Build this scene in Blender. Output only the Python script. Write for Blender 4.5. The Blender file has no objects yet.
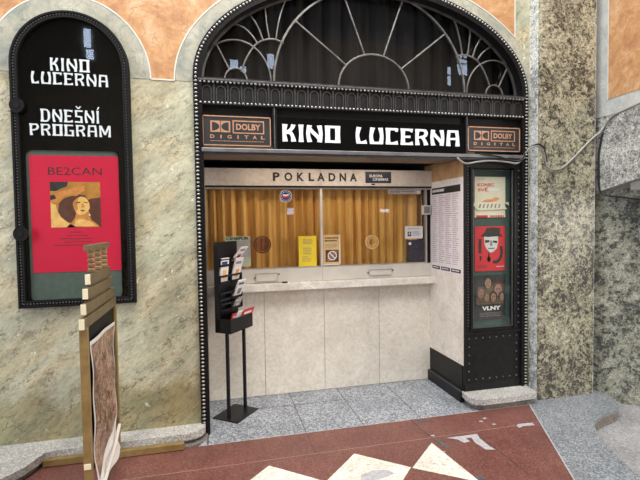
import bpy, math, random
from mathutils import Vector, Matrix, noise
from mathutils.geometry import tessellate_polygon
random.seed(7)
sc = bpy.context.scene
COL = sc.collection
PI = math.pi
H = 1.6

# ------------------------------------------------------------------ materials
def _nodes(name):
    m = bpy.data.materials.new(name); m.use_nodes = True
    nt = m.node_tree
    b = nt.nodes['Principled BSDF']
    return m, nt, b

def ramp(nt, fac, stops, interp='LINEAR'):
    r = nt.nodes.new('ShaderNodeValToRGB')
    r.color_ramp.interpolation = interp
    e = r.color_ramp.elements
    while len(e) < len(stops): e.new(0.5)
    for k, (p, c) in enumerate(stops):
        e[k].position = p; e[k].color = (c[0], c[1], c[2], 1)
    nt.links.new(fac, r.inputs[0])
    return r.outputs[0]

def coords(nt, scale=(1, 1, 1), rot=(0, 0, 0)):
    g = nt.nodes.new('ShaderNodeNewGeometry')
    mp = nt.nodes.new('ShaderNodeMapping')
    mp.inputs['Scale'].default_value = scale
    mp.inputs['Rotation'].default_value = rot
    if any(rot):
        mp.inputs['Scale'].default_value = (1, 1, 1)
        m2 = nt.nodes.new('ShaderNodeMapping'); m2.inputs['Scale'].default_value = scale
        nt.links.new(g.outputs['Position'], mp.inputs['Vector']); nt.links.new(mp.outputs[0], m2.inputs['Vector'])
        return m2.outputs[0]
    nt.links.new(g.outputs['Position'], mp.inputs['Vector'])
    return mp.outputs[0]

def tex_noise(nt, vec, scale, detail=6, rough=.6, dist=0):
    n = nt.nodes.new('ShaderNodeTexNoise')
    n.inputs['Scale'].default_value = scale; n.inputs['Detail'].default_value = detail
    n.inputs['Roughness'].default_value = rough; n.inputs['Distortion'].default_value = dist
    nt.links.new(vec, n.inputs['Vector'])
    return n.outputs['Fac']

def tex_vor(nt, vec, scale, feature='F1', out='Distance', rnd=1):
    n = nt.nodes.new('ShaderNodeTexVoronoi'); n.feature = feature
    n.inputs['Scale'].default_value = scale; n.inputs['Randomness'].default_value = rnd
    nt.links.new(vec, n.inputs['Vector'])
    return n.outputs[out]

def mix(nt, fac, a, b, mode='MIX'):
    m = nt.nodes.new('ShaderNodeMix'); m.data_type = 'RGBA'; m.blend_type = mode
    for inp, v in ((m.inputs[0], fac), (m.inputs[6], a), (m.inputs[7], b)):
        if isinstance(v, (int, float)): inp.default_value = v
        elif isinstance(v, tuple): inp.default_value = (v[0], v[1], v[2], 1)
        else: nt.links.new(v, inp)
    return m.outputs[2]

def warp(nt, vec, scale, amt):
    n = nt.nodes.new('ShaderNodeTexNoise'); n.inputs['Scale'].default_value = scale; n.inputs['Detail'].default_value = 4
    nt.links.new(vec, n.inputs['Vector'])
    s = nt.nodes.new('ShaderNodeVectorMath'); s.operation = 'SUBTRACT'
    nt.links.new(n.outputs['Color'], s.inputs[0]); s.inputs[1].default_value = (.5, .5, .5)
    k = nt.nodes.new('ShaderNodeVectorMath'); k.operation = 'SCALE'; k.inputs[3].default_value = amt
    nt.links.new(s.outputs[0], k.inputs[0])
    a = nt.nodes.new('ShaderNodeVectorMath'); a.operation = 'ADD'
    nt.links.new(vec, a.inputs[0]); nt.links.new(k.outputs[0], a.inputs[1])
    return a.outputs[0]

def bump(nt, b, h, strength=.2, dist=.01):
    n = nt.nodes.new('ShaderNodeBump'); n.inputs['Strength'].default_value = strength; n.inputs['Distance'].default_value = dist
    nt.links.new(h, n.inputs['Height']); nt.links.new(n.outputs[0], b.inputs['Normal'])

def solid(name, c, rough=.5, metal=0, var=.12, vs=12, spec=.5, bmp=0):
    m, nt, b = _nodes(name)
    v = coords(nt)
    f = tex_noise(nt, v, vs, 5)
    d = tuple(x * (1 - var) for x in c); l = tuple(min(1, x * (1 + var)) for x in c)
    nt.links.new(ramp(nt, f, [(.3, d), (.7, l)]), b.inputs['Base Color'])
    b.inputs['Roughness'].default_value = rough; b.inputs['Metallic'].default_value = metal
    b.inputs['Specular IOR Level'].default_value = spec
    if bmp: bump(nt, b, f, bmp, .004)
    return m

M = {}
# grey green veined marble of the facade
m, nt, b = _nodes('veined_marble')
v = coords(nt); R_ = (0, math.radians(38), 0)
d0 = coords(nt, (1, 1, 2.6), R_); w = warp(nt, d0, 3.0, .30)
base = ramp(nt, tex_noise(nt, w, 3.4, 10, .70), [(.30, (.28, .28, .20)), (.44, (.42, .405, .295)), (.56, (.525, .50, .36)), (.72, (.64, .605, .45))])
cool = ramp(nt, tex_noise(nt, w, 2.1, 6, .6), [(.36, (.93, .98, .97)), (.48, (1, 1, 1)), (.68, (1.05, .95, .82))])
c1 = mix(nt, 1, base, cool, 'MULTIPLY')
def contour(vec, sc, wd, det=6, rgh=.6):
    n = tex_noise(nt, vec, sc, det, rgh)
    s1 = nt.nodes.new('ShaderNodeMath'); s1.operation = 'SUBTRACT'; nt.links.new(n, s1.inputs[0]); s1.inputs[1].default_value = .5
    s2 = nt.nodes.new('ShaderNodeMath'); s2.operation = 'ABSOLUTE'; nt.links.new(s1.outputs[0], s2.inputs[0])
    return ramp(nt, s2.outputs[0], [(0, (1, 1, 1)), (wd, (0, 0, 0))])
w2 = warp(nt, coords(nt, (1, 1, 2.2), R_), 7, .07)
v1 = mix(nt, 1, contour(w2, 3.2, .012), ramp(nt, tex_noise(nt, v, 5.5, 5), [(.44, (0, 0, 0)), (.56, (1, 1, 1))]), 'MULTIPLY')
c2 = mix(nt, v1, c1, (.13, .11, .075))
v2 = mix(nt, 1, contour(w2, 9, .02, 4), ramp(nt, tex_noise(nt, w, 4.2, 6), [(.48, (0, 0, 0)), (.58, (.85, .85, .85))]), 'MULTIPLY')
c2 = mix(nt, v2, c2, (.20, .17, .12))
fine = ramp(nt, tex_noise(nt, warp(nt, d0, 14, .05), 30, 8, .72), [(.34, (.70, .70, .67)), (.5, (1, 1, 1)), (.68, (1.14, 1.13, 1.1))])
c3 = mix(nt, 1, c2, fine, 'MULTIPLY')
dk = mix(nt, 1, ramp(nt, tex_noise(nt, v, 48, 5, .7), [(.56, (0, 0, 0)), (.64, (1, 1, 1))]), ramp(nt, tex_noise(nt, w, 3.3, 6), [(.52, (0, 0, 0)), (.66, (.75, .75, .75))]), 'MULTIPLY')
c3 = mix(nt, dk, c3, (.27, .24, .18))
wf = ramp(nt, tex_noise(nt, warp(nt, v, 8, .12), 17, 7, .6), [(.65, (0, 0, 0)), (.71, (1, 1, 1))])
c4 = mix(nt, wf, c3, (.84, .80, .68))
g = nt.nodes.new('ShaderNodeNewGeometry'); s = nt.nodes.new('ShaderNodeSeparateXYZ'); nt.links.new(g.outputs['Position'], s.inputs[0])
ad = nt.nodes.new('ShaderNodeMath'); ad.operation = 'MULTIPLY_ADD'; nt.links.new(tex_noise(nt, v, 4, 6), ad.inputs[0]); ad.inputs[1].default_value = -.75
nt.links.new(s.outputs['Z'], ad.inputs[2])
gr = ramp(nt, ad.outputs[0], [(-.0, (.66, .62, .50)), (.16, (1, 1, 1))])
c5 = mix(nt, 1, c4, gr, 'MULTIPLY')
nt.links.new(c5, b.inputs['Base Color']); b.inputs['Roughness'].default_value = .42
bump(nt, b, tex_noise(nt, w, 30, 6), .12, .004)
M['marble'] = m

# mottled breccia of the pilaster
def breccia(name, dark, mid, light, sc1=26, bias=0, rough=.35):
    m, nt, b = _nodes(name)
    v = coords(nt); w = warp(nt, warp(nt, v, 6, .10), 45, .018)
    vr = nt.nodes.new('ShaderNodeRGBToBW'); nt.links.new(tex_vor(nt, w, sc1 * 1.7, 'F1', 'Color'), vr.inputs[0])
    big = tex_noise(nt, v, 2.6, 6, .62); medn = tex_noise(nt, w, sc1 * .5, 6, .6)
    def madd(a_, k, c_):
        q_ = nt.nodes.new('ShaderNodeMath'); q_.operation = 'MULTIPLY_ADD'; nt.links.new(a_, q_.inputs[0]); q_.inputs[1].default_value = k
        if isinstance(c_, (int, float)): q_.inputs[2].default_value = c_
        else: nt.links.new(c_, q_.inputs[2])
        return q_.outputs[0]
    t_ = madd(vr.outputs[0], .42, madd(big, 1.0, madd(medn, 1.1, -.78 - bias)))
    a = ramp(nt, t_, [(.30, dark), (.38, tuple(x * .6 for x in mid)), (.46, mid), (.62, tuple((x + y) / 2 for x, y in zip(mid, light))), (.78, light)])
    ed = tex_vor(nt, w, sc1 * 1.7, 'DISTANCE_TO_EDGE')
    lm = mix(nt, 1, ramp(nt, ed, [(0, (.8, .8, .8)), (.10, (0, 0, 0))]), ramp(nt, tex_noise(nt, v, 9, 5), [(.42, (0, 0, 0)), (.62, (1, 1, 1))]), 'MULTIPLY')
    c = mix(nt, lm, a, light)
    sp = ramp(nt, tex_noise(nt, v, 85, 4, .7), [(.38, (.42, .42, .40)), (.5, (1, 1, 1)), (.62, (1.32, 1.3, 1.22))])
    c = mix(nt, 1, c, sp, 'MULTIPLY')
    nt.links.new(c, b.inputs['Base Color']); b.inputs['Roughness'].default_value = rough
    bump(nt, b, t_, .1, .003)
    return m
M['breccia'] = breccia('mottled_breccia', (.045, .042, .033), (.29, .268, .19), (.52, .485, .36), 34, .05)
M['breccia_grey'] = breccia('grey_breccia', (.055, .06, .055), (.26, .26, .205), (.46, .46, .38), 24, .06)
M['breccia_lit'] = breccia('lit_side_breccia', (.22, .23, .23), (.48, .50, .49), (.72, .74, .74), 30, -.02)  # breccia with the brighter light on the pilaster sides painted in
M['granite_block'] = breccia('speckled_granite', (.13, .13, .13), (.36, .36, .34), (.6, .6, .57), 46, -.03, .5)

def marble2(name, a, bb, c, vcol, sc=4, rough=.4, vw=.03, vd=.6):
    m, nt, b = _nodes(name)
    v = coords(nt); w = warp(nt, v, 3, .3)
    base = ramp(nt, tex_noise(nt, w, sc, 8, .62), [(.3, a), (.5, bb), (.7, c)])
    ed = ramp(nt, tex_vor(nt, warp(nt, v, 6, .2), sc * 1.6, 'DISTANCE_TO_EDGE'), [(0, (vd, vd, vd)), (vw, (0, 0, 0))])
    mk = ramp(nt, tex_noise(nt, v, sc, 4), [(.45, (0, 0, 0)), (.65, (1, 1, 1))])
    cc = mix(nt, mix(nt, 1, ed, mk, 'MULTIPLY'), base, vcol)
    f = ramp(nt, tex_noise(nt, w, 30, 7, .7), [(.35, (.86, .85, .84)), (.6, (1.05, 1.05, 1.05))])
    cc = mix(nt, 1, cc, f, 'MULTIPLY')
    nt.links.new(cc, b.inputs['Base Color']); b.inputs['Roughness'].default_value = rough
    return m
M['orange'] = marble2('orange_marble', (.38, .17, .085), (.55, .30, .135), (.66, .44, .26), (.26, .10, .06), 8, .4, .045, .65)
M['band'] = marble2('grey_band_marble', (.23, .26, .235), (.40, .39, .31), (.51, .49, .40), (.13, .15, .13), 8, .4, .05, .6)
M['pale'] = marble2('pale_grey_marble', (.42, .44, .43), (.52, .53, .50), (.62, .62, .58), (.25, .27, .27), 7, .35)
M['cream'] = marble2('cream_travertine', (.72, .66, .57), (.80, .745, .65), (.86, .81, .73), (.45, .37, .28), 5, .45, .012, .5)
M['jamb'] = marble2('jamb_travertine', (.66, .58, .50), (.77, .70, .63), (.84, .79, .74), (.42, .32, .24), 6, .4, .02, .5)
M['jambbrown'] = marble2('upper_jamb_brown', (.36, .20, .09), (.48, .29, .14), (.58, .38, .2), (.26, .14, .07), 7, .4, .03, .6)  # browner tone for the top strip of the jamb
M['soffit'] = solid('soffit_paint', (.20, .15, .10), .6, 0, .2, 5)
M['shelf'] = marble2('shelf_marble', (.62, .58, .52), (.74, .70, .63), (.84, .80, .74), (.4, .36, .3), 6, .3, .02)

def granite(name, a, bb, c, sc=130, rough=.5):
    m, nt, b = _nodes(name)
    v = coords(nt)
    n = tex_vor(nt, v, sc, 'F1', 'Color')
    bw = nt.nodes.new('ShaderNodeRGBToBW'); nt.links.new(n, bw.inputs[0])
    base = ramp(nt, bw.outputs[0], [(.25, a), (.5, bb), (.75, c)])
    f = ramp(nt, tex_noise(nt, v, 3.2, 6, .6), [(.35, (.78, .78, .79)), (.65, (1.08, 1.08, 1.08))])
    cc = mix(nt, 1, base, f, 'MULTIPLY')
    nt.links.new(cc, b.inputs['Base Color']); b.inputs['Roughness'].default_value = rough
    return m
M['granite'] = granite('blue_grey_granite', (.13, .143, .163), (.25, .268, .298), (.44, .468, .505), 95, .42)
M['granite2'] = granite('platform_granite', (.125, .14, .155), (.215, .232, .25), (.35, .375, .40), 120, .42)
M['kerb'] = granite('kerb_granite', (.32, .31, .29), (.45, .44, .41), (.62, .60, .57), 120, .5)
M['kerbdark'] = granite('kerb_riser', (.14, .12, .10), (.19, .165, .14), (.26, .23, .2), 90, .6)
M['lowfloor'] = granite('lower_pavement', (.24, .24, .245), (.30, .30, .305), (.38, .38, .385), 90, .6)
M['red'] = granite('red_terrazzo', (.130, .043, .034), (.162, .058, .046), (.23, .105, .085), 150, .4)
M['white_t'] = granite('cream_terrazzo', (.66, .60, .49), (.80, .75, .64), (.88, .84, .75), 80, .45)
M['patch'] = solid('grey_filler', (.42, .41, .43), .6, 0, .25, 40)
M['patchdark'] = solid('dark_filler', (.10, .10, .11), .5, 0, .3, 40)
M['joint'] = solid('joint', (.06, .05, .05), .8)
M['jointlight'] = solid('light_joint', (.38, .26, .22), .7)
M['grout'] = solid('pale_grout', (.62, .62, .56), .6)

M['black'] = solid('black_enamelled_metal', (.010, .009, .009), .34, 0, .3, 25, .22, .05)
M['blackgloss'] = solid('black_glass', (.003, .003, .003), .05, 0, .2, 5, .3)
M['blackmat'] = solid('black_matt', (.007, .007, .007), .6, spec=.2)
M['iron'] = solid('worn_iron', (.10, .097, .097), .38, .6, .3, 30)
M['beadm'] = solid('silvered_bead', (.42, .41, .39), .3, .8, .3, 60)
M['muntin'] = solid('pewter_muntin', (.24, .23, .215), .35, .7, .45, 14)
M['frieze'] = solid('frieze_black', (.020, .019, .020), .4, .2, .3, 30, .3)
M['friezeline'] = solid('frieze_relief', (.06, .057, .055), .38, .4, .3, 30)
M['sill'] = solid('sill_metal', (.22, .22, .225), .4, .6, .25, 9)
M['white'] = solid('white_enamel', (.82, .85, .9), .35, 0, .04)
M['plasterwhite'] = solid('off_white_paint', (.62, .58, .52), .45, 0, .08, 6)
M['alu'] = solid('aluminium', (.55, .53, .50), .35, .7, .12)
M['copper'] = solid('copper_foil', (.62, .33, .20), .38, .35, .15, 30)
M['signface'] = solid('sign_face', (.03, .03, .032), .4, 0, .2)
M['pokl'] = marble2('sign_travertine', (.58, .52, .46), (.64, .58, .52), (.70, .64, .58), (.5, .4, .33), 3, .4)
M['ink'] = solid('black_ink', (.015, .014, .014), .5)
M['greyink'] = solid('grey_ink', (.22, .20, .20), .6)
M['magenta'] = solid('crimson_paper', (.60, .012, .05), .5, 0, .05, 3, .3)
M['redpaper'] = solid('red_paper', (.60, .035, .045), .5, 0, .06, 3, .3)
M['darkred'] = solid('dark_red_print', (.17, .02, .03), .5)
M['greenback'] = solid('grey_green_baize', (.075, .105, .085), .7, 0, .15, 30)
M['greenback2'] = solid('dark_green_baize', (.045, .085, .072), .7, 0, .15, 30)
M['paper'] = solid('white_paper', (.78, .76, .74), .5, 0, .03)
M['pinkpaper'] = solid('pinkish_white_paper', (.76, .68, .70), .5, 0, .03)
M['creampaper'] = solid('cream_paper', (.74, .68, .52), .5, 0, .05)
M['yellow'] = solid('yellow_paper', (.82, .62, .03), .5, 0, .05)
M['tan'] = solid('tan_paper', (.68, .46, .20), .5, 0, .05)
M['navy'] = solid('navy_plate', (.012, .018, .05), .35)
M['blue'] = solid('blue_print', (.02, .03, .16), .4)
M['skin'] = solid('amber_skin_print', (.62, .24, .05), .5, 0, .25, 22)
M['skinl'] = solid('light_amber_print', (.80, .47, .14), .5, 0, .2, 22)
M['ochreprint'] = solid('ochre_print', (.45, .20, .03), .5, 0, .3, 14)
M['brownprint'] = solid('brown_print', (.10, .03, .015), .5, 0, .3, 20)
M['faceprint'] = solid('grey_face_print', (.62, .60, .58), .5, 0, .1, 20)
M['orangeprint'] = solid('orange_print', (.75, .30, .12), .5, 0, .2, 60)
M['filmdark'] = solid('dark_film_print', (.03, .028, .028), .4, 0, .5, 30)
M['filmskin'] = solid('muted_skin_print', (.30, .17, .11), .4, 0, .3, 40)
M['filmbrown'] = solid('muted_brown_print', (.12, .075, .05), .4, 0, .4, 30)
M['gold'] = solid('gold_painted_wood', (.30, .20, .075), .4, .25, .25, 15)
M['golddark'] = solid('dull_gold_wood', (.17, .125, .065), .45, .2, .2, 15)
M['creampaint_lit'] = solid('cream_end_and_lit_top', (.78, .70, .48), .5, 0, .06)  # cream slat ends, also the painted light on the baluster ring tops
M['photo'] = breccia('brown_photo_print', (.08, .04, .025), (.24, .13, .085), (.50, .33, .25), 30, 0, .45)
M['plastic'] = solid('black_plastic', (.008, .008, .009), .38, 0, .2, spec=.25)
M['cable'] = solid('grey_cable', (.33, .32, .30), .45, .2, .15)
M['cableblack'] = solid('black_cable', (.01, .01, .01), .5)
M['pouch'] = solid('dark_blue_print', (.03, .03, .045), .5, 0, .3, 40)
M['greenpaper'] = solid('pale_green_paper', (.42, .47, .34), .5)
M['greypaper'] = solid('grey_paper', (.34, .34, .32), .5, 0, .2, 40)
M['passwall'] = solid('passage_plaster', (.16, .13, .10), .8, 0, .2, 2)
M['drape'] = solid('dark_drape', (.007, .0035, .003), .9, 0, .6, 3)

# curtain cloth
m, nt, b = _nodes('ochre_curtain')
v = coords(nt, (14, 1, .6))
c = ramp(nt, tex_noise(nt, v, 2.0, 5, .6), [(.3, (.55, .26, .05)), (.5, (.76, .40, .09)), (.7, (.88, .54, .16))])
nt.links.new(c, b.inputs['Base Color']); b.inputs['Roughness'].default_value = .75
M['curtain'] = m

# clear glass: transparent with a fresnel reflection
def glass(name, refl=1.0, tint=(1, 1, 1)):
    m, nt, b = _nodes(name)
    nt.nodes.remove(b)
    out = nt.nodes['Material Output']
    t = nt.nodes.new('ShaderNodeBsdfTransparent'); t.inputs[0].default_value = (*tint, 1)
    g = nt.nodes.new('ShaderNodeBsdfGlossy'); g.inputs['Roughness'].default_value = .01
    geo = nt.nodes.new('ShaderNodeNewGeometry'); dt = nt.nodes.new('ShaderNodeVectorMath'); dt.operation = 'DOT_PRODUCT'
    nt.links.new(geo.outputs['Incoming'], dt.inputs[0]); nt.links.new(geo.outputs['Normal'], dt.inputs[1])
    def mth(op, *a):
        q_ = nt.nodes.new('ShaderNodeMath'); q_.operation = op
        for i_, v_ in enumerate(a):
            if isinstance(v_, (int, float)): q_.inputs[i_].default_value = v_
            else: nt.links.new(v_, q_.inputs[i_])
        return q_.outputs[0]
    pw_ = mth('POWER', mth('SUBTRACT', 1.0, mth('ABSOLUTE', dt.outputs['Value'])), 5.0)
    k = nt.nodes.new('ShaderNodeMath'); k.operation = 'MULTIPLY'; k.inputs[1].default_value = refl
    nt.links.new(mth('MULTIPLY_ADD', pw_, .96, .04), k.inputs[0])
    mx = nt.nodes.new('ShaderNodeMixShader')
    nt.links.new(k.outputs[0], mx.inputs[0]); nt.links.new(t.outputs[0], mx.inputs[1]); nt.links.new(g.outputs[0], mx.inputs[2])
    nt.links.new(mx.outputs[0], out.inputs[0])
    return m
M['glass'] = glass('clear_glass', .8, (.97, .98, .97))
M['smoked'] = glass('smoked_disc', 2.0, (.72, .60, .66))

def emis(name, c, s):
    m, nt, b = _nodes(name)
    nt.nodes.remove(b)
    e = nt.nodes.new('ShaderNodeEmission'); e.inputs[0].default_value = (*c, 1); e.inputs[1].default_value = s
    nt.links.new(e.outputs[0], nt.nodes['Material Output'].inputs[0])
    return m
M['daywindow'] = emis('daylit_pane', (.62, .75, 1), 9)

# ------------------------------------------------------------------ mesh builder
class MB:
    def __init__(s): s.v = []; s.f = []; s.m = []; s.mats = []; s.sm = []
    def mi(s, mat):
        if mat not in s.mats: s.mats.append(mat)
        return s.mats.index(mat)
    def add(s, vs, fs, mat, smooth=False):
        o = len(s.v); k = s.mi(mat)
        s.v += [Vector(p) for p in vs]
        for f in fs: s.f.append([o + i for i in f]); s.m.append(k); s.sm.append(smooth)
        return s
    def box(s, x0, x1, y0, y1, z0, z1, mat):
        vs = [(x, y, z) for x in (x0, x1) for y in (y0, y1) for z in (z0, z1)]
        return s.add(vs, [(0, 1, 3, 2), (4, 6, 7, 5), (0, 4, 5, 1), (2, 3, 7, 6), (0, 2, 6, 4), (1, 5, 7, 3)], mat)
    def obox(s, c, u, n, w, a0, a1, b0, b1, c0, c1, mat):
        # box in the frame (c; u, n, w)
        c, u, n, w = map(Vector, (c, u, n, w))
        vs = [c + u * a + n * b + w * k for a in (a0, a1) for b in (b0, b1) for k in (c0, c1)]
        return s.add(vs, [(0, 1, 3, 2), (4, 6, 7, 5), (0, 4, 5, 1), (2, 3, 7, 6), (0, 2, 6, 4), (1, 5, 7, 3)], mat)
    def prism(s, poly, axis, d0, d1, mat, holes=(), smooth=False):
        rings = [list(poly)] + [list(h) for h in holes]
        def P(p, d):
            if axis == 'y': return (p[0], d, p[1])
            if axis == 'x': return (d, p[0], p[1])
            return (p[0], p[1], d)
        flat = [p for r in rings for p in r]; n = len(flat)
        tri = tessellate_polygon([[Vector((p[0], p[1], 0)) for p in r] for r in rings])
        fs = [tuple(t) for t in tri] + [tuple(reversed([i + n for i in t])) for t in tri]
        o = 0
        for r in rings:
            k = len(r)
            for i in range(k):
                j = (i + 1) % k
                fs.append((o + i, o + j, o + j + n, o + i + n))
            o += k
        return s.add([P(p, d0) for p in flat] + [P(p, d1) for p in flat], fs, mat, smooth)
    def ribbon(s, pts, w, y0, y1, mat, closed=False, axis='y'):
        # flat bar following a polyline in the XZ plane; w may be a list
        n = len(pts); ws = w if isinstance(w, (list, tuple)) else [w] * n
        L = []; R = []
        for i, p in enumerate(pts):
            a = pts[max(i - 1, 0)] if not closed else pts[i - 1]; c = pts[min(i + 1, n - 1)] if not closed else pts[(i + 1) % n]
            t = Vector((c[0] - a[0], c[1] - a[1])); t.normalize()
            q = Vector((-t.y, t.x)) * ws[i] / 2
            L.append((p[0] + q.x, p[1] + q.y)); R.append((p[0] - q.x, p[1] - q.y))
        def P(p, d): return (p[0], d, p[1]) if axis == 'y' else ((d, p[0], p[1]) if axis == 'x' else (p[0], p[1], d))
        vs = [P(p, d) for d in (y0, y1) for p in L + R]
        fs = []; m_ = n if closed else n - 1; N = 2 * n
        for i in range(m_):
            j = (i + 1) % n
            fs += [(i, j, n + j, n + i), (N + i, N + n + i, N + n + j, N + j), (i, N + i, N + j, j), (n + i, n + j, N + n + j, N + n + i)]
        if not closed:
            fs += [(0, n, N + n, N), (n - 1, N + n - 1, N + 2 * n - 1, 2 * n - 1)]
        return s.add(vs, fs, mat)
    def tube(s, pts, r, mat, seg=8, cap=True):
        pts = [Vector(p) for p in pts]; n = len(pts); vs = []; fs = []
        for i, p in enumerate(pts):
            t = (pts[min(i + 1, n - 1)] - pts[max(i - 1, 0)]).normalized()
            up = Vector((0, 0, 1)) if abs(t.z) < .9 else Vector((0, 1, 0))
            a = t.cross(up).normalized(); b_ = t.cross(a)
            rr = r[i] if isinstance(r, (list, tuple)) else r
            for k in range(seg):
                q = 2 * PI * k / seg; vs.append(p + a * math.cos(q) * rr + b_ * math.sin(q) * rr)
        for i in range(n - 1):
            for k in range(seg):
                l = (k + 1) % seg; fs.append((i * seg + k, i * seg + l, (i + 1) * seg + l, (i + 1) * seg + k))
        if cap: fs += [tuple(range(seg))[::-1], tuple((n - 1) * seg + k for k in range(seg))]
        return s.add(vs, fs, mat, True)
    def ball(s, c, r, mat, seg=6, rings=4):
        rx, ry, rz = r if isinstance(r, (list, tuple)) else (r, r, r)
        vs = []; fs = []
        for i in range(1, rings):
            a = PI * i / rings
            for k in range(seg):
                q = 2 * PI * k / seg
                vs.append((c[0] + rx * math.sin(a) * math.cos(q), c[1] + ry * math.sin(a) * math.sin(q), c[2] + rz * math.cos(a)))
        t = len(vs); vs += [(c[0], c[1], c[2] + rz), (c[0], c[1], c[2] - rz)]
        for i in range(rings - 2):
            for k in range(seg):
                l = (k + 1) % seg; fs.append((i * seg + k, (i + 1) * seg + k, (i + 1) * seg + l, i * seg + l))
        for k in range(seg):
            l = (k + 1) % seg; fs.append((t, k, l)); fs.append((t + 1, (rings - 2) * seg + l, (rings - 2) * seg + k))
        return s.add(vs, fs, mat, True)
    def build(s, name, parent=None, loc=None, bevel=0, sub=0):
        org = Vector(loc) if loc is not None else Vector((0, 0, 0))
        base = org.copy()
        p = parent; off = org.copy()
        if parent is not None:
            off = org if loc is not None else world_loc(parent)
        me = bpy.data.meshes.new(name)
        me.from_pydata([tuple(v_ - off) for v_ in s.v], [], s.f)
        for mt in s.mats: me.materials.append(M[mt])
        for i, pl in enumerate(me.polygons): pl.material_index = s.m[i]; pl.use_smooth = s.sm[i]
        me.validate(); me.update()
        o = bpy.data.objects.new(name, me); COL.objects.link(o)
        if parent is not None:
            o.parent = parent
            o.location = off - world_loc(parent)
        else: o.location = off
        WL[o.name] = off.copy()
        if bevel:
            b_ = o.modifiers.new('bevel', 'BEVEL'); b_.width = bevel; b_.segments = 2; b_.limit_method = 'ANGLE'; b_.angle_limit = .7
        return o
WL = {}
def world_loc(o): return WL[o.name]

def tag(o, label=None, cat=None, group=None, kind=None):
    if label: o['label'] = label
    if cat: o['category'] = cat
    if group: o['group'] = group
    if kind: o['kind'] = kind
    return o
def thing(name, loc, label=None, cat=None, group=None, kind=None):
    o = bpy.data.objects.new(name, None); COL.objects.link(o); o.location = loc
    o.empty_display_size = .1
    WL[o.name] = Vector(loc)
    return tag(o, label, cat, group, kind)
def struct(o): o['kind'] = 'structure'; return o

def ell(cx, cz, a, b_, t0, t1, n):
    return [(cx + a * math.cos(math.radians(t0 + (t1 - t0) * i / n)), cz + b_ * math.sin(math.radians(t0 + (t1 - t0) * i / n))) for i in range(n + 1)]
def rrect(x0, x1, z0, z1, r, n=5):
    out = []
    for cx, cz, a in ((x1 - r, z1 - r, 0), (x0 + r, z1 - r, 90), (x0 + r, z0 + r, 180), (x1 - r, z0 + r, 270)):
        out += ell(cx, cz, r, r, a, a + 90, n)
    return out

# text from the built in font -> (verts2d, faces), fitted to a box
_tc = {}
def text2d(s_, bold=0):
    key = (s_, bold)
    if key in _tc: return _tc[key]
    c = bpy.data.curves.new('tmp', 'FONT'); c.body = s_; c.size = 1; c.fill_mode = 'FRONT'; c.offset = bold; c.resolution_u = 3
    o = bpy.data.objects.new('tmp', c); COL.objects.link(o)
    bpy.context.view_layer.update()
    dg = bpy.context.evaluated_depsgraph_get()
    me = bpy.data.meshes.new_from_object(o.evaluated_get(dg))
    vs = [(v_.co.x, v_.co.y) for v_ in me.vertices]; fs = [tuple(p.vertices) for p in me.polygons]
    bpy.data.objects.remove(o); bpy.data.curves.remove(c); bpy.data.meshes.remove(me)
    _tc[key] = (vs, fs)
    return vs, fs

class Flat:
    """printed matter: coloured polygons laid on a sheet with frame (O; u, v), n = outward normal"""
    def __init__(s, O, u, v_, w, h, mat, t=.002, hasbase=True):
        s.O = Vector(O); s.u = Vector(u); s.v = Vector(v_); s.n = s.u.cross(s.v); s.mb = MB(); s.layer = 1
        if hasbase:
            s.mb.obox(s.O, s.u, s.v, s.n, 0, w, 0, h, -t, 0, mat)
        s.w = w; s.h = h
    def P(s, a, b_, l): return s.O + s.u * a * s.w + s.v * b_ * s.h + s.n * (.0005 * l)
    def poly(s, pts, mat, l=None):
        l = s.layer if l is None else l
        tri = tessellate_polygon([[Vector((p[0], p[1], 0)) for p in pts]])
        out = []
        for t in tri:
            a, b_, c = (pts[i] for i in t)
            if (b_[0] - a[0]) * (c[1] - a[1]) - (b_[1] - a[1]) * (c[0] - a[0]) < 0: t = (t[0], t[2], t[1])
            out.append(tuple(t))
        s.mb.add([s.P(p[0], p[1], l) for p in pts], out, mat)
    def rect(s, a0, a1, b0, b1, mat, l=None): s.poly([(a0, b0), (a1, b0), (a1, b1), (a0, b1)], mat, l)
    def disc(s, a, b_, r, mat, l=None, n=24, ry=None):
        asp = s.w / s.h
        s.poly([(a + r * math.cos(2 * PI * k / n), b_ + (ry if ry else r * asp) * math.sin(2 * PI * k / n)) for k in range(n)], mat, l)
    def ring(s, a, b_, r, t, mat, l=None, n=28):
        l = s.layer if l is None else l
        asp = s.w / s.h; vs = []
        for k in range(n):
            q = 2 * PI * k / n
            for rr in (r, r - t): vs.append(s.P(a + rr * math.cos(q), b_ + rr * asp * math.sin(q), l))
        s.mb.add(vs, [(2 * k, (2 * k + 2) % (2 * n), (2 * k + 3) % (2 * n), 2 * k + 1) for k in range(n)], mat)
    def text(s, st, a0, a1, b0, b1, mat, bold=0, l=None):
        l = s.layer if l is None else l
        vs, fs = text2d(st, bold)
        x0 = min(p[0] for p in vs); x1 = max(p[0] for p in vs); y0 = min(p[1] for p in vs); y1 = max(p[1] for p in vs)
        s.mb.add([s.P(a0 + (p[0] - x0) / (x1 - x0) * (a1 - a0), b0 + (p[1] - y0) / (y1 - y0) * (b1 - b0), l) for p in vs], fs, mat)
    def lines(s, a0, a1, b0, b1, n, mat, fill=.45, ragged=.3, l=None, word=.06):
        # illegible small print: rows of word-long dashes
        for i in range(n):
            bt = b1 - (b1 - b0) * i / n; h_ = (b1 - b0) / n * fill
            e = a1 - (a1 - a0) * ragged * random.random(); x = a0
            while x < e - word * .3:
                wd = min(word * random.uniform(.5, 1.4), e - x)
                s.rect(x, x + wd, bt - h_, bt, mat, l); x += wd + word * .28
    def build(s, name, parent=None, loc=None): 
        return s.mb.build(name, parent, loc if parent is None else None)

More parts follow.
